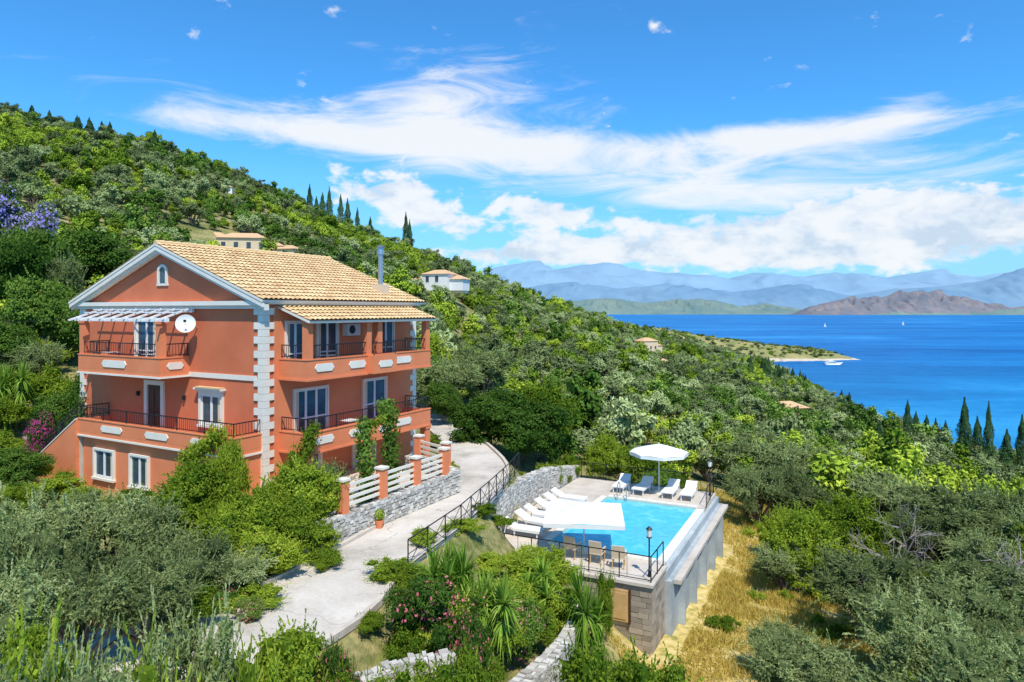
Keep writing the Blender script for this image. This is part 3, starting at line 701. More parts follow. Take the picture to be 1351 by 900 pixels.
window(R_,1.6,3.45,-5.4,-3.4,'door',.03,sur=.09,panes=3); window(R_,5.9,7.5,-5.3,-3.35,'door',.03,sur=.09)
window(R_,1.8,3.0,-7.9,-6.1,'door',.03); window(R_,5.2,6.6,-7.9,-6.1,'door',.03)
fb(t,G,6.05,6.85,.002,.06,1.12,1.22,wh); fb(t,G,6.1,6.22,.002,.07,1.22,1.75,wh); fb(t,G,6.68,6.8,.002,.07,1.22,1.75,wh); fb(t,G,6.22,6.68,.002,.01,1.22,1.75,M['glass'])
pts=[]
for i in range(9):
    a=math.pi*i/8; pts.append((6.45+.35*math.cos(a),1.75+.33*math.sin(a)))
for i in range(8):
    a0,a1=pts[i],pts[i+1]; c=(6.45,1.75)
    inn=lambda p:(c[0]+(p[0]-c[0])*.66,c[1]+(p[1]-c[1])*.66)
    b0,b1=inn(a0),inn(a1)
    t.hexa([(-.002,a0[0],a0[1]),(-.07,a0[0],a0[1]),(-.07,a1[0],a1[1]),(-.002,a1[0],a1[1]),(-.002,b0[0],b0[1]),(-.07,b0[0],b0[1]),(-.07,b1[0],b1[1]),(-.002,b1[0],b1[1])],wh)
t.face([(-.008,6.45+.24*math.cos(math.pi*i/8),1.75+.22*math.sin(math.pi*i/8)) for i in range(9)],M['glass'])
t.build('trim_and_windows',H)
b=MB(); rd=M['redl']; ir=M['iron']
def balcony(fn,s0,s1,p,zf,zt,zr,off0=.0,plates=(),mat=rd):
    fb(b,fn,s0,s1,off0+.003,p,zf-.16,zf,mat)
    fb(b,fn,s0-.05,s1+.05,off0+.003,p+.05,zf-.24,zf-.162,wh if fn is G else mat)
    fb(b,fn,s0,s1,p-.16,p+.003,zf+.001,zt,mat); fb(b,fn,s0-.003,s0+.157,off0+.003,p-.163,zf+.001,zt,mat); fb(b,fn,s1-.157,s1+.003,off0+.003,p-.163,zf+.001,zt,mat)
    fb(b,fn,s0-.03,s1+.03,p-.19,p+.03,zt+.001,zt+.05,mat); fb(b,fn,s0-.03,s0+.19,off0+.003,p-.192,zt+.001,zt+.05,mat)
    b.rail([fn(s0+.08,off0+.05,zt+.05),fn(s0+.08,p-.08,zt+.05),fn(s1-.08,p-.08,zt+.05),fn(s1-.08,off0+.05,zt+.05)],zr-zt-.05,ir)
    for a,c in plates: b.plate(fn,a,c,zf+(zt-zf)*.22-.02,zf+(zt-zf)*.72,p+.003,p+.04,wh)
balcony(G,4.6,10.6,1.4,-2.62,-2.02,-1.42,plates=((6.9,8.7),))
b.plate(lambda s,o,z:(s,4.6-.003-o,z),-1.1,-.3,-2.5,-2.2,.0,.035,wh)
balcony(G,.05,10.6,1.4,-5.5,-4.98,-4.4,plates=((1.0,2.6),(4.0,5.6),(7.2,8.8)))
balcony(R_,.8,9.2,1.6,-2.62,-2.02,-1.42,.033,plates=((1.2,2.3),(3.2,4.3),(6.3,7.6)))
balcony(R_,.8,9.2,1.6,-5.6,-5.0,-4.4,.033,plates=((1.2,2.3),(3.2,4.3),(6.3,7.6)))
fb(b,R_,4.4,6.0,1.61,2.0,-2.82,-2.0,rd); fb(b,R_,4.4,6.0,1.61,2.0,-5.8,-4.98,rd)
b.rail([R_(4.45,1.95,-2.0),R_(5.95,1.95,-2.0)],.55,ir); b.plate(R_,4.7,5.7,-2.55,-2.25,2.003,2.03,wh); b.plate(R_,4.7,5.7,-5.5,-5.2,2.003,2.03,wh)
def pil(fn,s,o,z0,z1,r=.15):
    fb(b,fn,s-r,s+r,o-r,o+r,z0,z1,rd); fb(b,fn,s-r-.04,s+r+.04,o-r-.04,o+r+.04,z1-.12,z1-.02,rd)
pil(G,4.78,1.22,-2.02,-.45); pil(G,10.42,1.22,-2.02,-.45)
for s_ in (.97,4.55,5.3,9.0): pil(R_,s_,1.45,-2.0,-.42)
for s_ in (.97,4.55,9.0): pil(R_,s_,1.42,-8,-5.85,.18)
b.box(.8,9.3,-1.55,-1.35,-.42,-.3,wh)
pw=M['wpaint']
for o,z in ((.12,.02),(1.3,-.38)): fb(b,G,4.2,11.0,o-.06,o+.06,z-.09,z+.07,pw)
for q in range(8):
    s_=4.4+q*.91; b.bar(G(s_,0.02,.14),G(s_,1.75,-.44),.055,pw)
for o,z in ((.5,.06),(.9,-.08)): b.bar(G(4.2,o,z),G(11,o,z),.03,pw)
n=15
for i in range(n):
    y0=10.6+i*.28; zt=-5.5-i*.172; b.box(-1.35,-.05,y0,y0+.28,-8.05,zt,M['deck'])
y1=10.6+n*.28
def slopewall(x0,x1,mat,u0,u1):
    P_=[(x0,10.61,-5.5+u0),(x1,10.61,-5.5+u0),(x1,y1,-8.1+u0),(x0,y1,-8.1+u0)]
    Q=[(x0,10.61,-5.5+u1),(x1,10.61,-5.5+u1),(x1,y1,-8.1+u1),(x0,y1,-8.1+u1)]; b.hexa(P_+Q,mat)
slopewall(-1.5,-1.352,rd,-1.2,.5); slopewall(-1.53,-1.32,wh,.502,.56)
b.hexa([(-1.499,10.61,-8.1),(-1.353,10.61,-8.1),(-1.353,y1,-8.1),(-1.499,y1,-8.1),(-1.499,10.61,-6.71),(-1.353,10.61,-6.71),(-1.353,y1-.1,-8.05),(-1.499,y1-.1,-8.05)],rd)
b.rail([(-1.42,10.65,-4.94),(-1.42,y1-.05,-7.54)],.6,ir)
b.build('balconies',H)
e=MB()
e.bar((8.3,.9,.9),(8.3,.9,2.9),.13,M['steel'],12); e.bar((8.3,.9,2.9),(8.3,.9,3.25),.2,M['steel'],12,.16); e.bar((8.3,.9,3.25),(8.3,.9,3.4),.24,M['steel'],12,.02)
e.box(8.0,8.6,.6,1.2,.4,1.35,M['beige'])
e.box(4.5,5.35,-.36,-.035,-1.15,-.6,M['wpaint']); e.bar((4.8,-.361,-.87),(4.8,-.375,-.87),.2,M['iron'],16)
for s_ in (4.9,8.2): e.box(-.14,-.02,s_-.05,s_+.05,-3.9,-3.7,M['iron'])
for (x,y,z) in ((-.7,6.2,-2.62),(-.7,9.4,-2.62),(2.6,-.9,-2.62),(4.0,-.9,-5.6)):
    e.box(x-.3,x+.3,y-.3,y+.3,z+.68,z+.72,M['wpaint']); e.bar((x,y,z),(x,y,z+.68),.03,M['wpaint'],6)
e.build('chimney_and_fittings',H)
l=MB(); l.tiles((1.0,12.95,-2.5),(1,0,0),(0,2.2,-.9),4.0,2.4,M['otile'],rng); 
for x in (1.2,4.8): l.bar((x,15.1,-8),(x,15.1,-3.5),.08,M['door'])
l.build('lean_to_porch',H)
s=MB(); D0=Vector((-.55,4.1,-.58)); ax=Vector((-.62,-.72,.32)).normalized(); a1=ax.orthogonal().normalized(); a2=ax.cross(a1)
for i in range(24):
    for j in range(5):
        def pt(i,j):
            rr=.40*j/5; an=2*math.pi*i/24; return D0+(a1*math.cos(an)+a2*math.sin(an))*rr+ax*(rr*rr*.8)
        s.face([pt(i,j),pt(i+1,j),pt(i+1,j+1),pt(i,j+1)],M['wpaint'])
s.bar(D0,(-.0,4.1,-.75),.03,M['steel'],8); s.bar(D0-Vector((0,0,.35)),D0+ax*.42,.012,M['steel'],6); s.box(D0.x+ax.x*.42-.04,D0.x+ax.x*.42+.04,D0.y+ax.y*.42-.04,D0.y+ax.y*.42+.04,D0.z+.1,D0.z+.2,M['iron'])
s.build('satellite_dish',H)
T=empty('house_terrace',(HC[0],HC[1],0),HA)
s=MB(); s.box(-3.0,5.8,-5.2,-.04,-8.1,-7.35,M['deck']); s.build('terrace_floor',T)
s=MB(); s.rubble((-3.2,-5.35),(5.9,-5.35),-8.1,-8.1,-7.15,-7.0,.4,rng,.2); s.rubble((5.9,-5.35),(7.2,-1.8),-8.1,-8.1,-7.0,-7.0,.4,rng,.2); s.build('terrace_stone_wall',T)
s=MB()
cols=[(-1.2,-5.35),(.9,-5.35),(3.0,-5.35),(5.0,-5.35),(6.1,-4.7),(6.9,-2.6)]
for i,(x,y) in enumerate(cols):
    s.box(x-.16,x+.16,y-.16,y+.16,-7.1,-5.95,rd); s.box(x-.2,x+.2,y-.2,y+.2,-5.949,-5.87,wh)
for p,q in zip(cols[:-1],cols[1:]):
    for zz in (-6.85,-6.62,-6.39,-6.16): 
        a=Vector((*p,zz));c=Vector((*q,zz)); d=(c-a).normalized(); s.hexa([a+Vector((-d.y*.03,d.x*.03,-.055)),a+Vector((d.y*.03,-d.x*.03,-.055)),c+Vector((d.y*.03,-d.x*.03,-.055)),c+Vector((-d.y*.03,d.x*.03,-.055)),a+Vector((-d.y*.03,d.x*.03,.055)),a+Vector((d.y*.03,-d.x*.03,.055)),c+Vector((d.y*.03,-d.x*.03,.055)),c+Vector((-d.y*.03,d.x*.03,.055))],M['white'])
s.build('slat_fence',T)
def vine(name,path,r,n,leaf,seed):
    g=np.random.default_rng(seed); pb=PB()
    for p,q in zip(path[:-1],path[1:]):
        p=np.array(p,float);q=np.array(q,float); k=int(n*np.linalg.norm(q-p)); t=g.random((k,1))
        lump=.45+.6*np.abs(np.sin(t*7+seed)); d=unit(g.normal(size=(k,3)))
        C=p+(q-p)*t+d*r*lump*g.uniform(.4,1.2,(k,1)); V,Fa=leafq(C,unit(d+g.normal(size=(k,3))*.5),.14,.10,g); pb.add(V,Fa,0,np.clip(g.uniform(0,.6)+g.uniform(0,.4,k),0,1))
        pb.tube(p,q,.06,.05,1)
    COL.objects.link(bpy.data.objects.new(name,pb.mesh(name,[leaf,M['bark']])))
def h3(x,y,z): return (*HL(x,y),z)
vine('climbing_vine',[h3(.8,-4.7,-7.9),h3(.8,-4.7,-6.2),h3(.75,-4.6,-4.2)],.42,620,M['dark'],3)
vine('climbing_vine',[h3(2.5,-4.5,-7.4),h3(2.5,-4.5,-5.8),h3(2.5,-4.4,-4.0),h3(2.9,-3.8,-3.9)],.40,620,M['dark'],4)
vine('climbing_vine',[h3(.75,-4.6,-4.3),h3(1.6,-4.5,-4.4),h3(2.5,-4.4,-4.2)],.2,300,M['bright'],8)
vine('climbing_vine',[h3(-1.5,3.2,-7.8),h3(-1.5,2.6,-5.8),h3(-1.6,1.2,-5.2),h3(-1.7,.4,-4.6)],.4,450,M['bright'],5)
vine('climbing_vine',[h3(-.6,-1.5,-7.9),h3(.3,-1.9,-5.7),h3(.8,-2.0,-4.6)],.42,500,M['bright'],6)
vine('climbing_vine',[h3(-.8,10.9,-7.8),h3(-.3,12.6,-5.0),h3(.2,13.3,-3.6),h3(1.0,14.2,-3.4)],.6,350,M['dark'],7)
for i,(px,yb) in enumerate([(526,680),(500,697)]):
    y=8*F/(yb-HY); x=(px-CX)/F*y; q=MB(); q.bar((x,y,-7.99),(x,y,-7.7),.11,M['redl'],12,.17); q.build('flower_pot')
    pb=PB(); gg=np.random.default_rng(i); d=unit(gg.normal(size=(260,3))); V,Fa=leafq(np.array([x,y,-7.5])+d*.2,d,.09,.05,gg); pb.add(V,Fa,0,gg.random(260)); COL.objects.link(bpy.data.objects.new('potted_plant',pb.mesh('potted_plant',[M['bright']])))

# ---------------------------------------------------------------- POOL
Pm=empty('swimming_pool',(PC[0],PC[1],0),PA)
DZ=-10.0
s=MB(); L_,Wp=8.0,4.7; dk=M['deck']
s.box(-2.5,0,-.4,6.9,-10.9,DZ,dk); s.box(L_,11.4,-.4,7.6,-10.9,DZ,dk); s.box(.001,L_-.001,Wp,7.6,-10.9,DZ,dk); s.box(.001,L_-.001,-.4,-.0,-10.9,DZ-.03,M['wpaint'])
for i in range(12):
    for j in range(5):
        x0=i*.95+.02 - 2.4; y0=Wp+.4+j*.5
        if y0+.48<6.85: s.box(x0,x0+.92,y0,y0+.47,DZ+.001,DZ+.008,dk)
for k in range(16):
    s.box(k*.5+.01,k*.5+.49,Wp+.001,Wp+.32,DZ+.001,DZ+.05,M['white'])
for k in range(9):
    s.box(-.32,-.001,k*.52+.01,k*.52+.5,DZ+.001,DZ+.05,M['white']); s.box(L_+.001,L_+.32,k*.52+.01,k*.52+.5,DZ+.001,DZ+.05,M['white'])
s.build('pool_deck',Pm)
s=MB(); s.face([(0,0,DZ-.07),(L_,0,DZ-.07),(L_,Wp,DZ-.07),(0,Wp,DZ-.07)],M['pool']); s.build('water',Pm)
s=MB(); pt=M['pooltile']
s.box(-.6,11.4,-.75,-.401,-14,-10.9+.35,pt); s.box(-.55,11.4,-.55,-.402,-10.549,DZ-.2,pt)
for k in range(5): s.box(.6+k*2.3,.85+k*2.3,-1.0,-.751,-14.5,-10.6,pt)
s.box(-.3,11.4,-1.05,-.752,-10.72,-10.56,M['deck'])
s.box(-2.4,-.6,-.3,6.5,-14,-10.9,M['mortar']); s.box(11.2,11.39,-.4,7.5,-13.5,-10.9,pt)
s.build('retaining_structure',Pm)
s=MB()
for r_ in range(15):
    z0=-13.1+r_*.2; x=-.5+(-.2 if r_%2 else 0)
    while x<6.4:
        wd=rng.uniform(.3,.6); x1=min(x+wd,6.5); o_=rng.uniform(-.03,.0)
        s.box(-2.58+o_,-2.4,max(x,-.45),x1-.012,z0+.006,z0+.194,M['ashlar'],float(rng.random())); x+=wd
    x=-2.4
    while x<-.65:
        wd=rng.uniform(.3,.55); s.box(x+.006,min(x+wd,-.62)-.006,-.48,-.3,z0+.006,z0+.194,M['ashlar'],float(rng.random())); x+=wd
s.box(-2.7,-.5,-.56,6.6,-10.09,DZ+.02,M['deck'])
s.build('cut_stone_wall',Pm)
s=MB(); s.box(-2.70,-2.62,.35,1.4,-11.5,-10.35,M['wood']); s.box(-2.73,-2.701,.45,1.3,-11.4,-10.45,M['wood']); 
s.box(-2.72,-2.60,.29,.349,-11.56,-10.29,M['door']); s.box(-2.72,-2.60,1.401,1.46,-11.56,-10.29,M['door']); s.build('pump_room_door',Pm)
s=MB(); s.rail([(-2.45,6.8,DZ+.02),(-2.45,-.42,DZ+.02),(-.6,-.42,DZ+.02)],.95,ir,sp=.9,posts=1.2,r=.018); s.build('deck_railing',Pm)
s=MB(); s.rail([(11.3,-.3,DZ),(11.3,7.4,DZ)],.95,ir,sp=.35,posts=1.5,r=.018); s.rail([(8.3,-.45,DZ),(11.3,-.3,DZ)],.95,ir,sp=.35,posts=1.5,r=.018); s.build('back_railing',Pm)
s=MB(); s.rubble(PL(-4.6,6.6),PL(-2.5,7.05),-10.4,-10.8,-8.0,-8.1,.5,rng,.21)
s.rubble(PL(-2.5,7.05),PL(3,7.65),-10.8,-10.8,-8.1,-8.3,.5,rng,.21); s.rubble(PL(3,7.65),PL(7.5,8.0),-10.8,-10.8,-8.3,-8.7,.5,rng,.21); s.rubble(PL(7.5,8.0),PL(11.6,7.9),-10.8,-10.8,-8.7,-9.4,.5,rng,.21)
s.build('stone_retaining_wall')
s=MB()
pts=[(x+.25,y,-7.95) for x,y in [(-3.45,21.0),(-2.1,24.8),(-1.2,28.2),(-.35,31.6),(.1,34)]]
s.rail(pts,.9,ir,posts=1.35,cross=True,r=.017); s.build('road_railing')
s=MB(); cp=[W(640,0,15.2)[:2],W(690,0,17.0)[:2],W(735,0,19.0)[:2],W(757,0,21.0)[:2],W(762,0,23.2)[:2]]
cp=chaikin(cp,2)
for a,c in zip(cp[:-1],cp[1:]): s.rubble(a,c,-11.8,-11.8,-8.95-.12*(a[1]-15),-8.95-.12*(c[1]-15),.45,rng,.17)
s.build('curved_stone_wall')
s=MB(); cp=chaikin([W(455,0,14.6)[:2],W(520,0,15.6)[:2],W(600,0,16)[:2]],1)
for a,c in zip(cp[:-1],cp[1:]): s.rubble(a,c,-9.8,-9.8,-8.0,-8.1,.4,rng,.18)
s.build('low_stone_wall')
def umbrella(x,y,ztop,r,nseg,name,drop=.45,square=False):
    X_,Y_=PL(x,y); e=empty(name,(X_,Y_,0),PA+(.35 if square else 0))
    q=MB(); q.bar((0,0,DZ),(0,0,ztop+.08),.03,M['wpaint'],8); q.bar((0,0,DZ),(0,0,DZ+.08),.28,M['white'],14,.26); q.build('pole',e)
    q=MB(); ring=[]
    for k in range(nseg):
        a=2*math.pi*(k+.5)/nseg; ring.append(Vector((math.cos(a)*r,math.sin(a)*r,ztop-drop)))
    top=Vector((0,0,ztop))
    for k in range(nseg):
        a_,b_=ring[k],ring[(k+1)%nseg]; m=(a_+b_)/2+Vector((0,0,.03))
        t1=top.lerp(a_,.5)+Vector((0,0,.02)); t2=top.lerp(b_,.5)+Vector((0,0,.02)); tm=(t1+t2)/2-Vector((0,0,.03))
        q.face([top,t1,tm],M['fabric']);q.face([top,tm,t2],M['fabric']);q.face([t1,a_,m,tm],M['fabric']);q.face([tm,m,b_,t2],M['fabric'])
        q.face([a_,b_,b_-Vector((0,0,.16)),a_-Vector((0,0,.16))],M['fabric'])
        q.bar(Vector((0,0,ztop-.75)),top.lerp(a_,.6)-Vector((0,0,.03)),.012,M['wpaint'])
        q.bar(top-Vector((0,0,.03)),a_-Vector((0,0,.03)),.014,M['wpaint'])
    q.build('canopy',e)
umbrella(10.0,2.4,-7.3,1.6,8,'parasol')
umbrella(-.5,2.9,-7.95,2.25,4,'square_parasol',.42,True)
def lounger(x,y,rz,name='sun_lounger',mat=None):
    X_,Y_=PL(x,y); e=MB(); m=mat or M['fabric']
    e.box(0,1.25,-.3,.3,.30,.36,m)
    e.hexa([(1.25,-.3,.30),(1.85,-.3,.62),(1.85,.3,.62),(1.25,.3,.30),(1.25,-.3,.36),(1.82,-.3,.68),(1.82,.3,.68),(1.25,.3,.36)],m)
    for sx in (.12,1.2):
        for sy in (-.27,.27): e.box(sx-.03,sx+.03,sy-.03,sy+.03,0,.3,M['wpaint'])
    e.box(0,1.25,-.34,-.302,.27,.38,M['wpaint']); e.box(0,1.25,.302,.34,.27,.38,M['wpaint'])
    e.bar((1.7,-.3,.0),(1.6,-.3,.5),.02,M['wpaint']); e.bar((1.7,.3,.0),(1.6,.3,.5),.02,M['wpaint'])
    ob=e.build(name); ob.location=(X_,Y_,DZ+.012); ob.rotation_euler[2]=PA+rz
for k,x in enumerate((.3,1.45,2.6,3.7,4.8,5.9)): lounger(x,5.15,math.radians(90+rng.uniform(-6,6)))
for y in (.7,1.7,3.3,4.4): lounger(8.9,y,math.radians(rng.uniform(-6,6)))
def chair(x,y,rz):
    X_,Y_=PL(x,y); e=MB(); m=M['beige']
    e.box(-.25,.25,-.25,.25,.4,.45,m); e.hexa([(-.25,-.25,.45),(-.2,-.25,.45),(-.2,.25,.45),(-.25,.25,.45),(-.36,-.25,.95),(-.31,-.25,.95),(-.31,.25,.95),(-.36,.25,.95)],m)
    for a in (-.22,.22):
        for c in (-.22,.22): e.bar((a,c,0),(a,c,.4),.02,M['wood'])
    for c in (-.27,.27): e.box(-.25,.22,c-.025,c+.025,.62,.66,m); e.bar((.2,c,.4),(.2,c,.62),.018,M['wood'])
    ob=e.build('deck_chair'); ob.location=(X_,Y_,DZ+.01); ob.rotation_euler[2]=PA+rz
chair(-1.4,2.0,0); chair(-1.5,1.1,.2); chair(-1.3,3.1,-.1)
def lamp(px,d,z0,h):
    x=(px-CX)/F*d; e=empty('street_lamp',(x,d,z0)); q=MB()
    q.bar((0,0,0),(0,0,.25),.07,M['iron'],8,.04); q.bar((0,0,.25),(0,0,h-.35),.028,M['iron'],8); q.bar((0,0,h-.37),(0,0,h-.33),.1,M['iron'],8); q.bar((0,0,h-.05),(0,0,h+.06),.13,M['iron'],8,.02); q.build('post',e)
    q=MB(); q.bar((0,0,h-.33),(0,0,h-.05),.075,M['fabric'],8,.11); q.build('lantern',e)
lamp(856,25.6,DZ,1.85); lamp(936,36.9,DZ,1.9)
q=MB()
for yy in (3.6,4.1):
    pts=[(8.35,yy,-10),(8.35,yy,-9.3),(8.1,yy,-9.15),(7.85,yy,-9.4),(7.85,yy,-10.3)]
    for a_,c_ in zip(pts[:-1],pts[1:]): q.bar(a_,c_,.025,M['steel'],8)
q.build('pool_ladder',Pm)

# ---------------------------------------------------------------- other villas
def villa(name,px,py,d,w_,dp,h,wall,rz=.2,extra=True,roof='otile',bz=-3):
    x,y,z=W(px,py,d)
    e=empty(name,(x,y,z),rz); q=MB(); mt=M[wall]
    q.box(-w_/2,w_/2,-dp/2,dp/2,bz,h,mt)
    if extra: q.box(-w_/2-4,-w_/2-.01,-dp/2+1,dp/2-.5,bz,h*.55,mt); q.box(w_/2+.01,w_/2+3.5,-dp/2+1.4,dp/2-.5,bz,h*.5,mt)
    for fl in range(int(h//2.8)+ (0 if h>2.8 else 1)):
        k=-w_/2+1
        while k<w_/2-1:
            q.box(k,k+.9,-dp/2-.02,-dp/2-.005,fl*2.8+.6,fl*2.8+min(2.1,h-.4),M['glass']); q.box(k-.1,k+1.0,-dp/2-.06,-dp/2-.021,fl*2.8+.45,fl*2.8+.58,M['wpaint']); k+=2.6
    q.build('walls',e); q=MB()
    def hip(x0,x1,y0,y1,z0,rh):
        o=.4; x0-=o;x1+=o;y0-=o;y1+=o; ym=(y0+y1)/2; i=(y1-y0)/2; A=(x0,y0,z0);B=(x1,y0,z0);C_=(x1,y1,z0);D_=(x0,y1,z0);r0=(x0+i*.7,ym,z0+rh);r1=(x1-i*.7,ym,z0+rh)
        m=M[roof]; q.face([A,B,r1,r0],m,.6);q.face([B,C_,r1],m,.5);q.face([C_,D_,r0,r1],m,.4);q.face([D_,A,r0],m,.7); q.face([A,B,C_,D_],M['white'])
    hip(-w_/2,w_/2,-dp/2,dp/2,h+.01,dp*.2)
    if extra: hip(-w_/2-4,-w_/2-.45,-dp/2+1,dp/2-.5,h*.55+.01,1.0); hip(w_/2+.45,w_/2+3.5,-dp/2+1.4,dp/2-.5,h*.5+.01,1.0)
    q.build('roof',e)
villa('beige_villa',322,334,150,10,7,3.0,'beige',.15)
villa('beige_villa',280,328,158,7,6,2.6,'beige',.3,extra=False)
villa('beige_villa',378,343,150,6,5,2.2,'beige',-.2,extra=False)
villa('white_villa',580,376,172,7,6,2.6,'wpaint',-.35,bz=-1.5)
villa('white_villa_wing' if False else 'white_villa',603,379,172,4,4,2.2,'wpaint',-.35,extra=False,bz=-1.5)
villa('white_cottage',297,253,235,5,4,1.4,'wpaint',.2,extra=False)
villa('orange_villa',852,462,330,8,8,4.5,'beige',.4)
villa('red_villa',1035,552,150,7,6,2.6,'redl',.3,extra=False)
villa('hillside_cottage',868,484,250,7,5,2.,'redl',.3,extra=False)
s=MB()
for (a,c,zb,zt) in ((HL(-.5,17),HL(6,16.5),-8.3,-6.6),(HL(1,19.5),HL(8,18),-7,-5.0)): s.rubble(a,c,zb,zb,zt,zt,.5,rng,.25)
s.build('terrace_stone_wall')
def sail(px,d,hh):
    x=(px-CX)/F*d; q=MB(); q.hexa([(-hh*.3,-1.5,0),(hh*.3,-1,0),(hh*.3,1,0),(-hh*.3,1.5,0),(-hh*.35,-2,1.4),(hh*.45,-.3,1.6),(hh*.45,.3,1.6),(-hh*.35,2,1.4)],M['wpaint'])
    q.bar((0,0,1),(0,0,hh),.15,M['wpaint']); q.face([(-.2,0,2.5),(-hh*.22,.2,2.5),(-.2,0,hh)],M['fabric']); q.face([(.3,0,2),(hh*.22,.2,1.8),(.2,0,hh*.9)],M['fabric'])
    ob=q.build('sailing_boat'); ob.location=(x,d,-90)
sail(1088,3800,24); sail(1191,4300,26)
q=MB(); q.hexa([(-13,-3,0),(11,-3,0),(11,3,0),(-13,3,0),(-14,-3.5,3),(17,-.5,3.6),(17,.5,3.6),(-14,3.5,3)],M['wpaint']); q.hexa([(-11,-2.8,3.01),(6,-2.6,3.4),(6,2.6,3.4),(-11,2.8,3.01),(-10,-2.5,5.4),(3.5,-2.2,5.4),(3.5,2.2,5.4),(-10,2.5,5.4)],M['wpaint'])
q.box(-9.5,3.9,-2.85,2.85,3.9,4.7,M['glass']); q.box(-8,0,-2,2,5.41,7,M['wpaint']); q.bar((-4,0,7),(-4,0,10),.15,M['wpaint']); ob=q.build('motor_yacht'); ob.location=((1098-CX)/F*1140,1140,-90)
q=MB(); a=Vector(W(-60,412,50)); c=Vector((*HL(.2,12.9),-.2))
for i in range(10):
    f0,f1=i/10,(i+1)/10; q.bar(a.lerp(c,f0)-Vector((0,0,2*f0*(1-f0))),a.lerp(c,f1)-Vector((0,0,2*f1*(1-f1))),.015,M['iron'],4,cap=False)
q.build('overhead_cable')

# ---------------------------------------------------------------- light & sky
el=math.radians(57); az=(.30,-.954)
S=Vector((az[0]*math.cos(el),az[1]*math.cos(el),math.sin(el))).normalized()
sd=bpy.data.lights.new('sun','SUN'); sd.energy=5.0; sd.angle=math.radians(.53); sd.color=(1,.95,.85)
so=bpy.data.objects.new('sun',sd); so.rotation_euler=S.to_track_quat('Z','Y').to_euler(); so.location=(0,0,100); COL.objects.link(so)
wd=bpy.data.worlds.new('World'); SC.world=wd; wd.use_nodes=True; nt=wd.node_tree; nt.nodes.clear()
out=N(nt,'ShaderNodeOutputWorld'); bg=N(nt,'ShaderNodeBackground'); bg.inputs[1].default_value=.125; nt.links.new(bg.outputs[0],out.inputs[0])
sky=N(nt,'ShaderNodeTexSky'); sky.sky_type='NISHITA'; sky.sun_disc=False; sky.sun_elevation=el; sky.sun_rotation=math.atan2(az[0],az[1]); sky.altitude=100; sky.air_density=1.0; sky.dust_density=.3; sky.ozone_density=1.5
hs=N(nt,'ShaderNodeMix',data_type='RGBA',blend_type='MULTIPLY'); hs.inputs[0].default_value=1; hs.inputs[7].default_value=(.42,1.18,1.75,1); nt.links.new(sky.outputs[0],hs.inputs[6])
tc=N(nt,'ShaderNodeTexCoord').outputs['Generated']; sp=N(nt,'ShaderNodeSeparateXYZ'); nt.links.new(tc,sp.inputs[0])
AZ=mth(nt,'ARCTAN2',sp.outputs[0],sp.outputs[1]); EV=sp.outputs[2]
def cxyz(a,b,c=0.):
    n=N(nt,'ShaderNodeCombineXYZ')
    for i,x in enumerate((a,b,c)):
        if isinstance(x,(int,float)): n.inputs[i].default_value=x
        else: nt.links.new(x,n.inputs[i])
    return n.outputs[0]
def blob(px,py,rx,ry,wt,tilt=0):
    u=(px-CX)/F; v=(HY-py)/F; a0=math.atan(u); e0=v/math.sqrt(1+u*u+v*v); k=1/(1+u*u)
    dx=mth(nt,'SUBTRACT',AZ,a0); dy=mth(nt,'SUBTRACT',EV,e0); dy=mth(nt,'SUBTRACT',dy,mth(nt,'MULTIPLY',dx,tilt))
    qx=mth(nt,'DIVIDE',dx,rx/F*k); qy=mth(nt,'DIVIDE',dy,ry/F*math.sqrt(k))
    r2=mth(nt,'ADD',mth(nt,'MULTIPLY',qx,qx),mth(nt,'MULTIPLY',qy,qy))
    return mth(nt,'MULTIPLY',mth(nt,'EXPONENT',mth(nt,'MULTIPLY',r2,-1)),wt)
def addall(L):
    r=L[0]
    for x in L[1:]: r=mth(nt,'ADD',r,x)
    return r
wisp=addall([blob(370,168,180,24,.9,-.08),blob(600,150,140,46,.9,.0),blob(640,192,170,20,.7),blob(1030,182,190,18,.95,-.0),blob(1190,150,60,22,.5,.2),blob(1080,240,330,44,.75),blob(780,225,220,36,.5),blob(230,160,60,16,.4),blob(560,70,140,30,.2)])
cum=addall([blob(515,252,80,22,.95),blob(560,287,50,13,.8),blob(720,275,55,18,.7),blob(1000,300,420,30,.62),blob(1220,285,230,46,.7),blob(730,332,150,13,.85),blob(1050,335,420,22,.8),blob(640,305,60,10,.4)])
nw=noise_n(nt,cxyz(mth(nt,'MULTIPLY',AZ,3.2),mth(nt,'MULTIPLY',mth(nt,'SUBTRACT',EV,mth(nt,'MULTIPLY',AZ,.02)),13.)),1.6,10,.64,1.0)
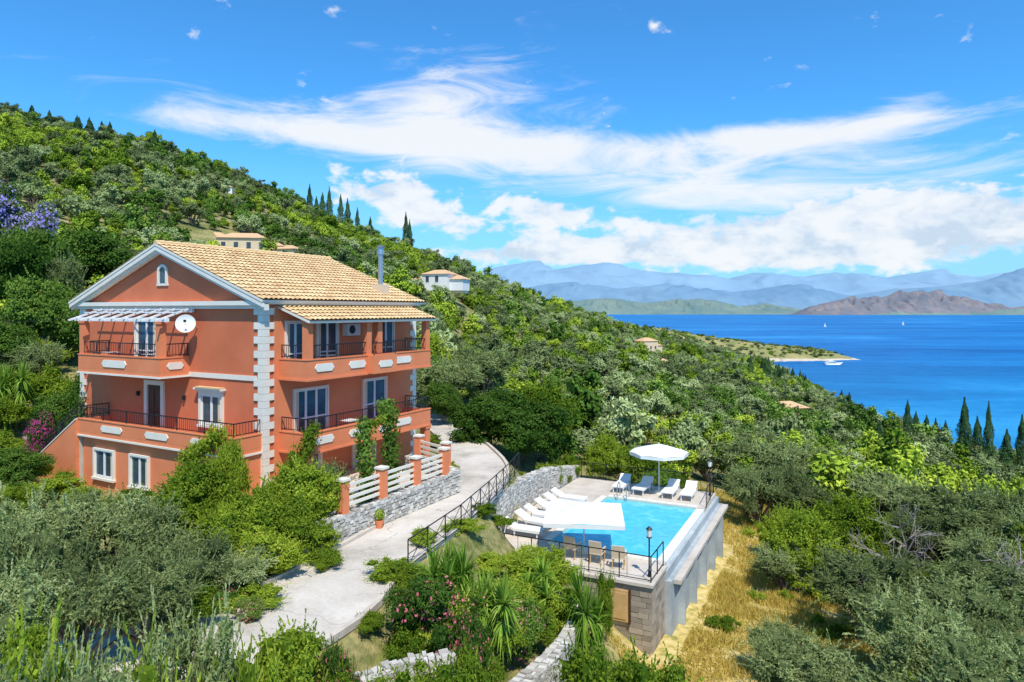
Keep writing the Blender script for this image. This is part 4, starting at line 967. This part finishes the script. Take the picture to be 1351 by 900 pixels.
nc=noise_n(nt,cxyz(mth(nt,'MULTIPLY',AZ,11.),mth(nt,'MULTIPLY',EV,19.),3.),1.5,10,.56,.2)
def sstep(x,a,b):
    n=N(nt,'ShaderNodeMapRange',interpolation_type='SMOOTHSTEP'); nt.links.new(x,n.inputs[0]); n.inputs[1].default_value=a; n.inputs[2].default_value=b; return n.outputs[0]
dw=sstep(mth(nt,'ADD',wisp,mth(nt,'MULTIPLY_ADD',nw,1.9,-.95)),.2,1.05)
dc=sstep(mth(nt,'ADD',cum,mth(nt,'MULTIPLY_ADD',nc,2.6,-1.3)),.35,.72)
hz=sstep(EV,.26,-.01)
den=mth(nt,'MAXIMUM',mth(nt,'MULTIPLY',dw,.93),mth(nt,'MULTIPLY',dc,.93))
mh=N(nt,'ShaderNodeMix',data_type='RGBA'); nt.links.new(mth(nt,'MULTIPLY',hz,.7),mh.inputs[0]); nt.links.new(hs.outputs[2],mh.inputs[6]); mh.inputs[7].default_value=(2.9,5.0,7.0,1)
cc=ramp(nt,nc,[(.40,(.62,.74,.88)),(.50,(.86,.91,.97)),(.60,(1,1,1))])
cs=N(nt,'ShaderNodeMix',data_type='RGBA',blend_type='MULTIPLY'); nt.links.new(mth(nt,'MULTIPLY',dc,.9),cs.inputs[0]); nt.links.new(cc,cs.inputs[7]); cs.inputs[6].default_value=(7.5,7.65,7.8,1)
mx=N(nt,'ShaderNodeMix',data_type='RGBA'); nt.links.new(den,mx.inputs[0]); nt.links.new(mh.outputs[2],mx.inputs[6]); nt.links.new(cs.outputs[2],mx.inputs[7])
nt.links.new(mx.outputs[2],bg.inputs[0])
cd=bpy.data.cameras.new('camera'); cd.sensor_width=36; cd.lens=F/1351*36; cd.shift_y=-40/1351; cd.clip_start=.3; cd.clip_end=90000
co=bpy.data.objects.new('camera',cd); co.location=(0,0,0); co.rotation_euler=(math.radians(90),0,0); COL.objects.link(co); SC.camera=co
SC.view_settings.view_transform='Standard'; SC.view_settings.look='None'; SC.view_settings.exposure=0
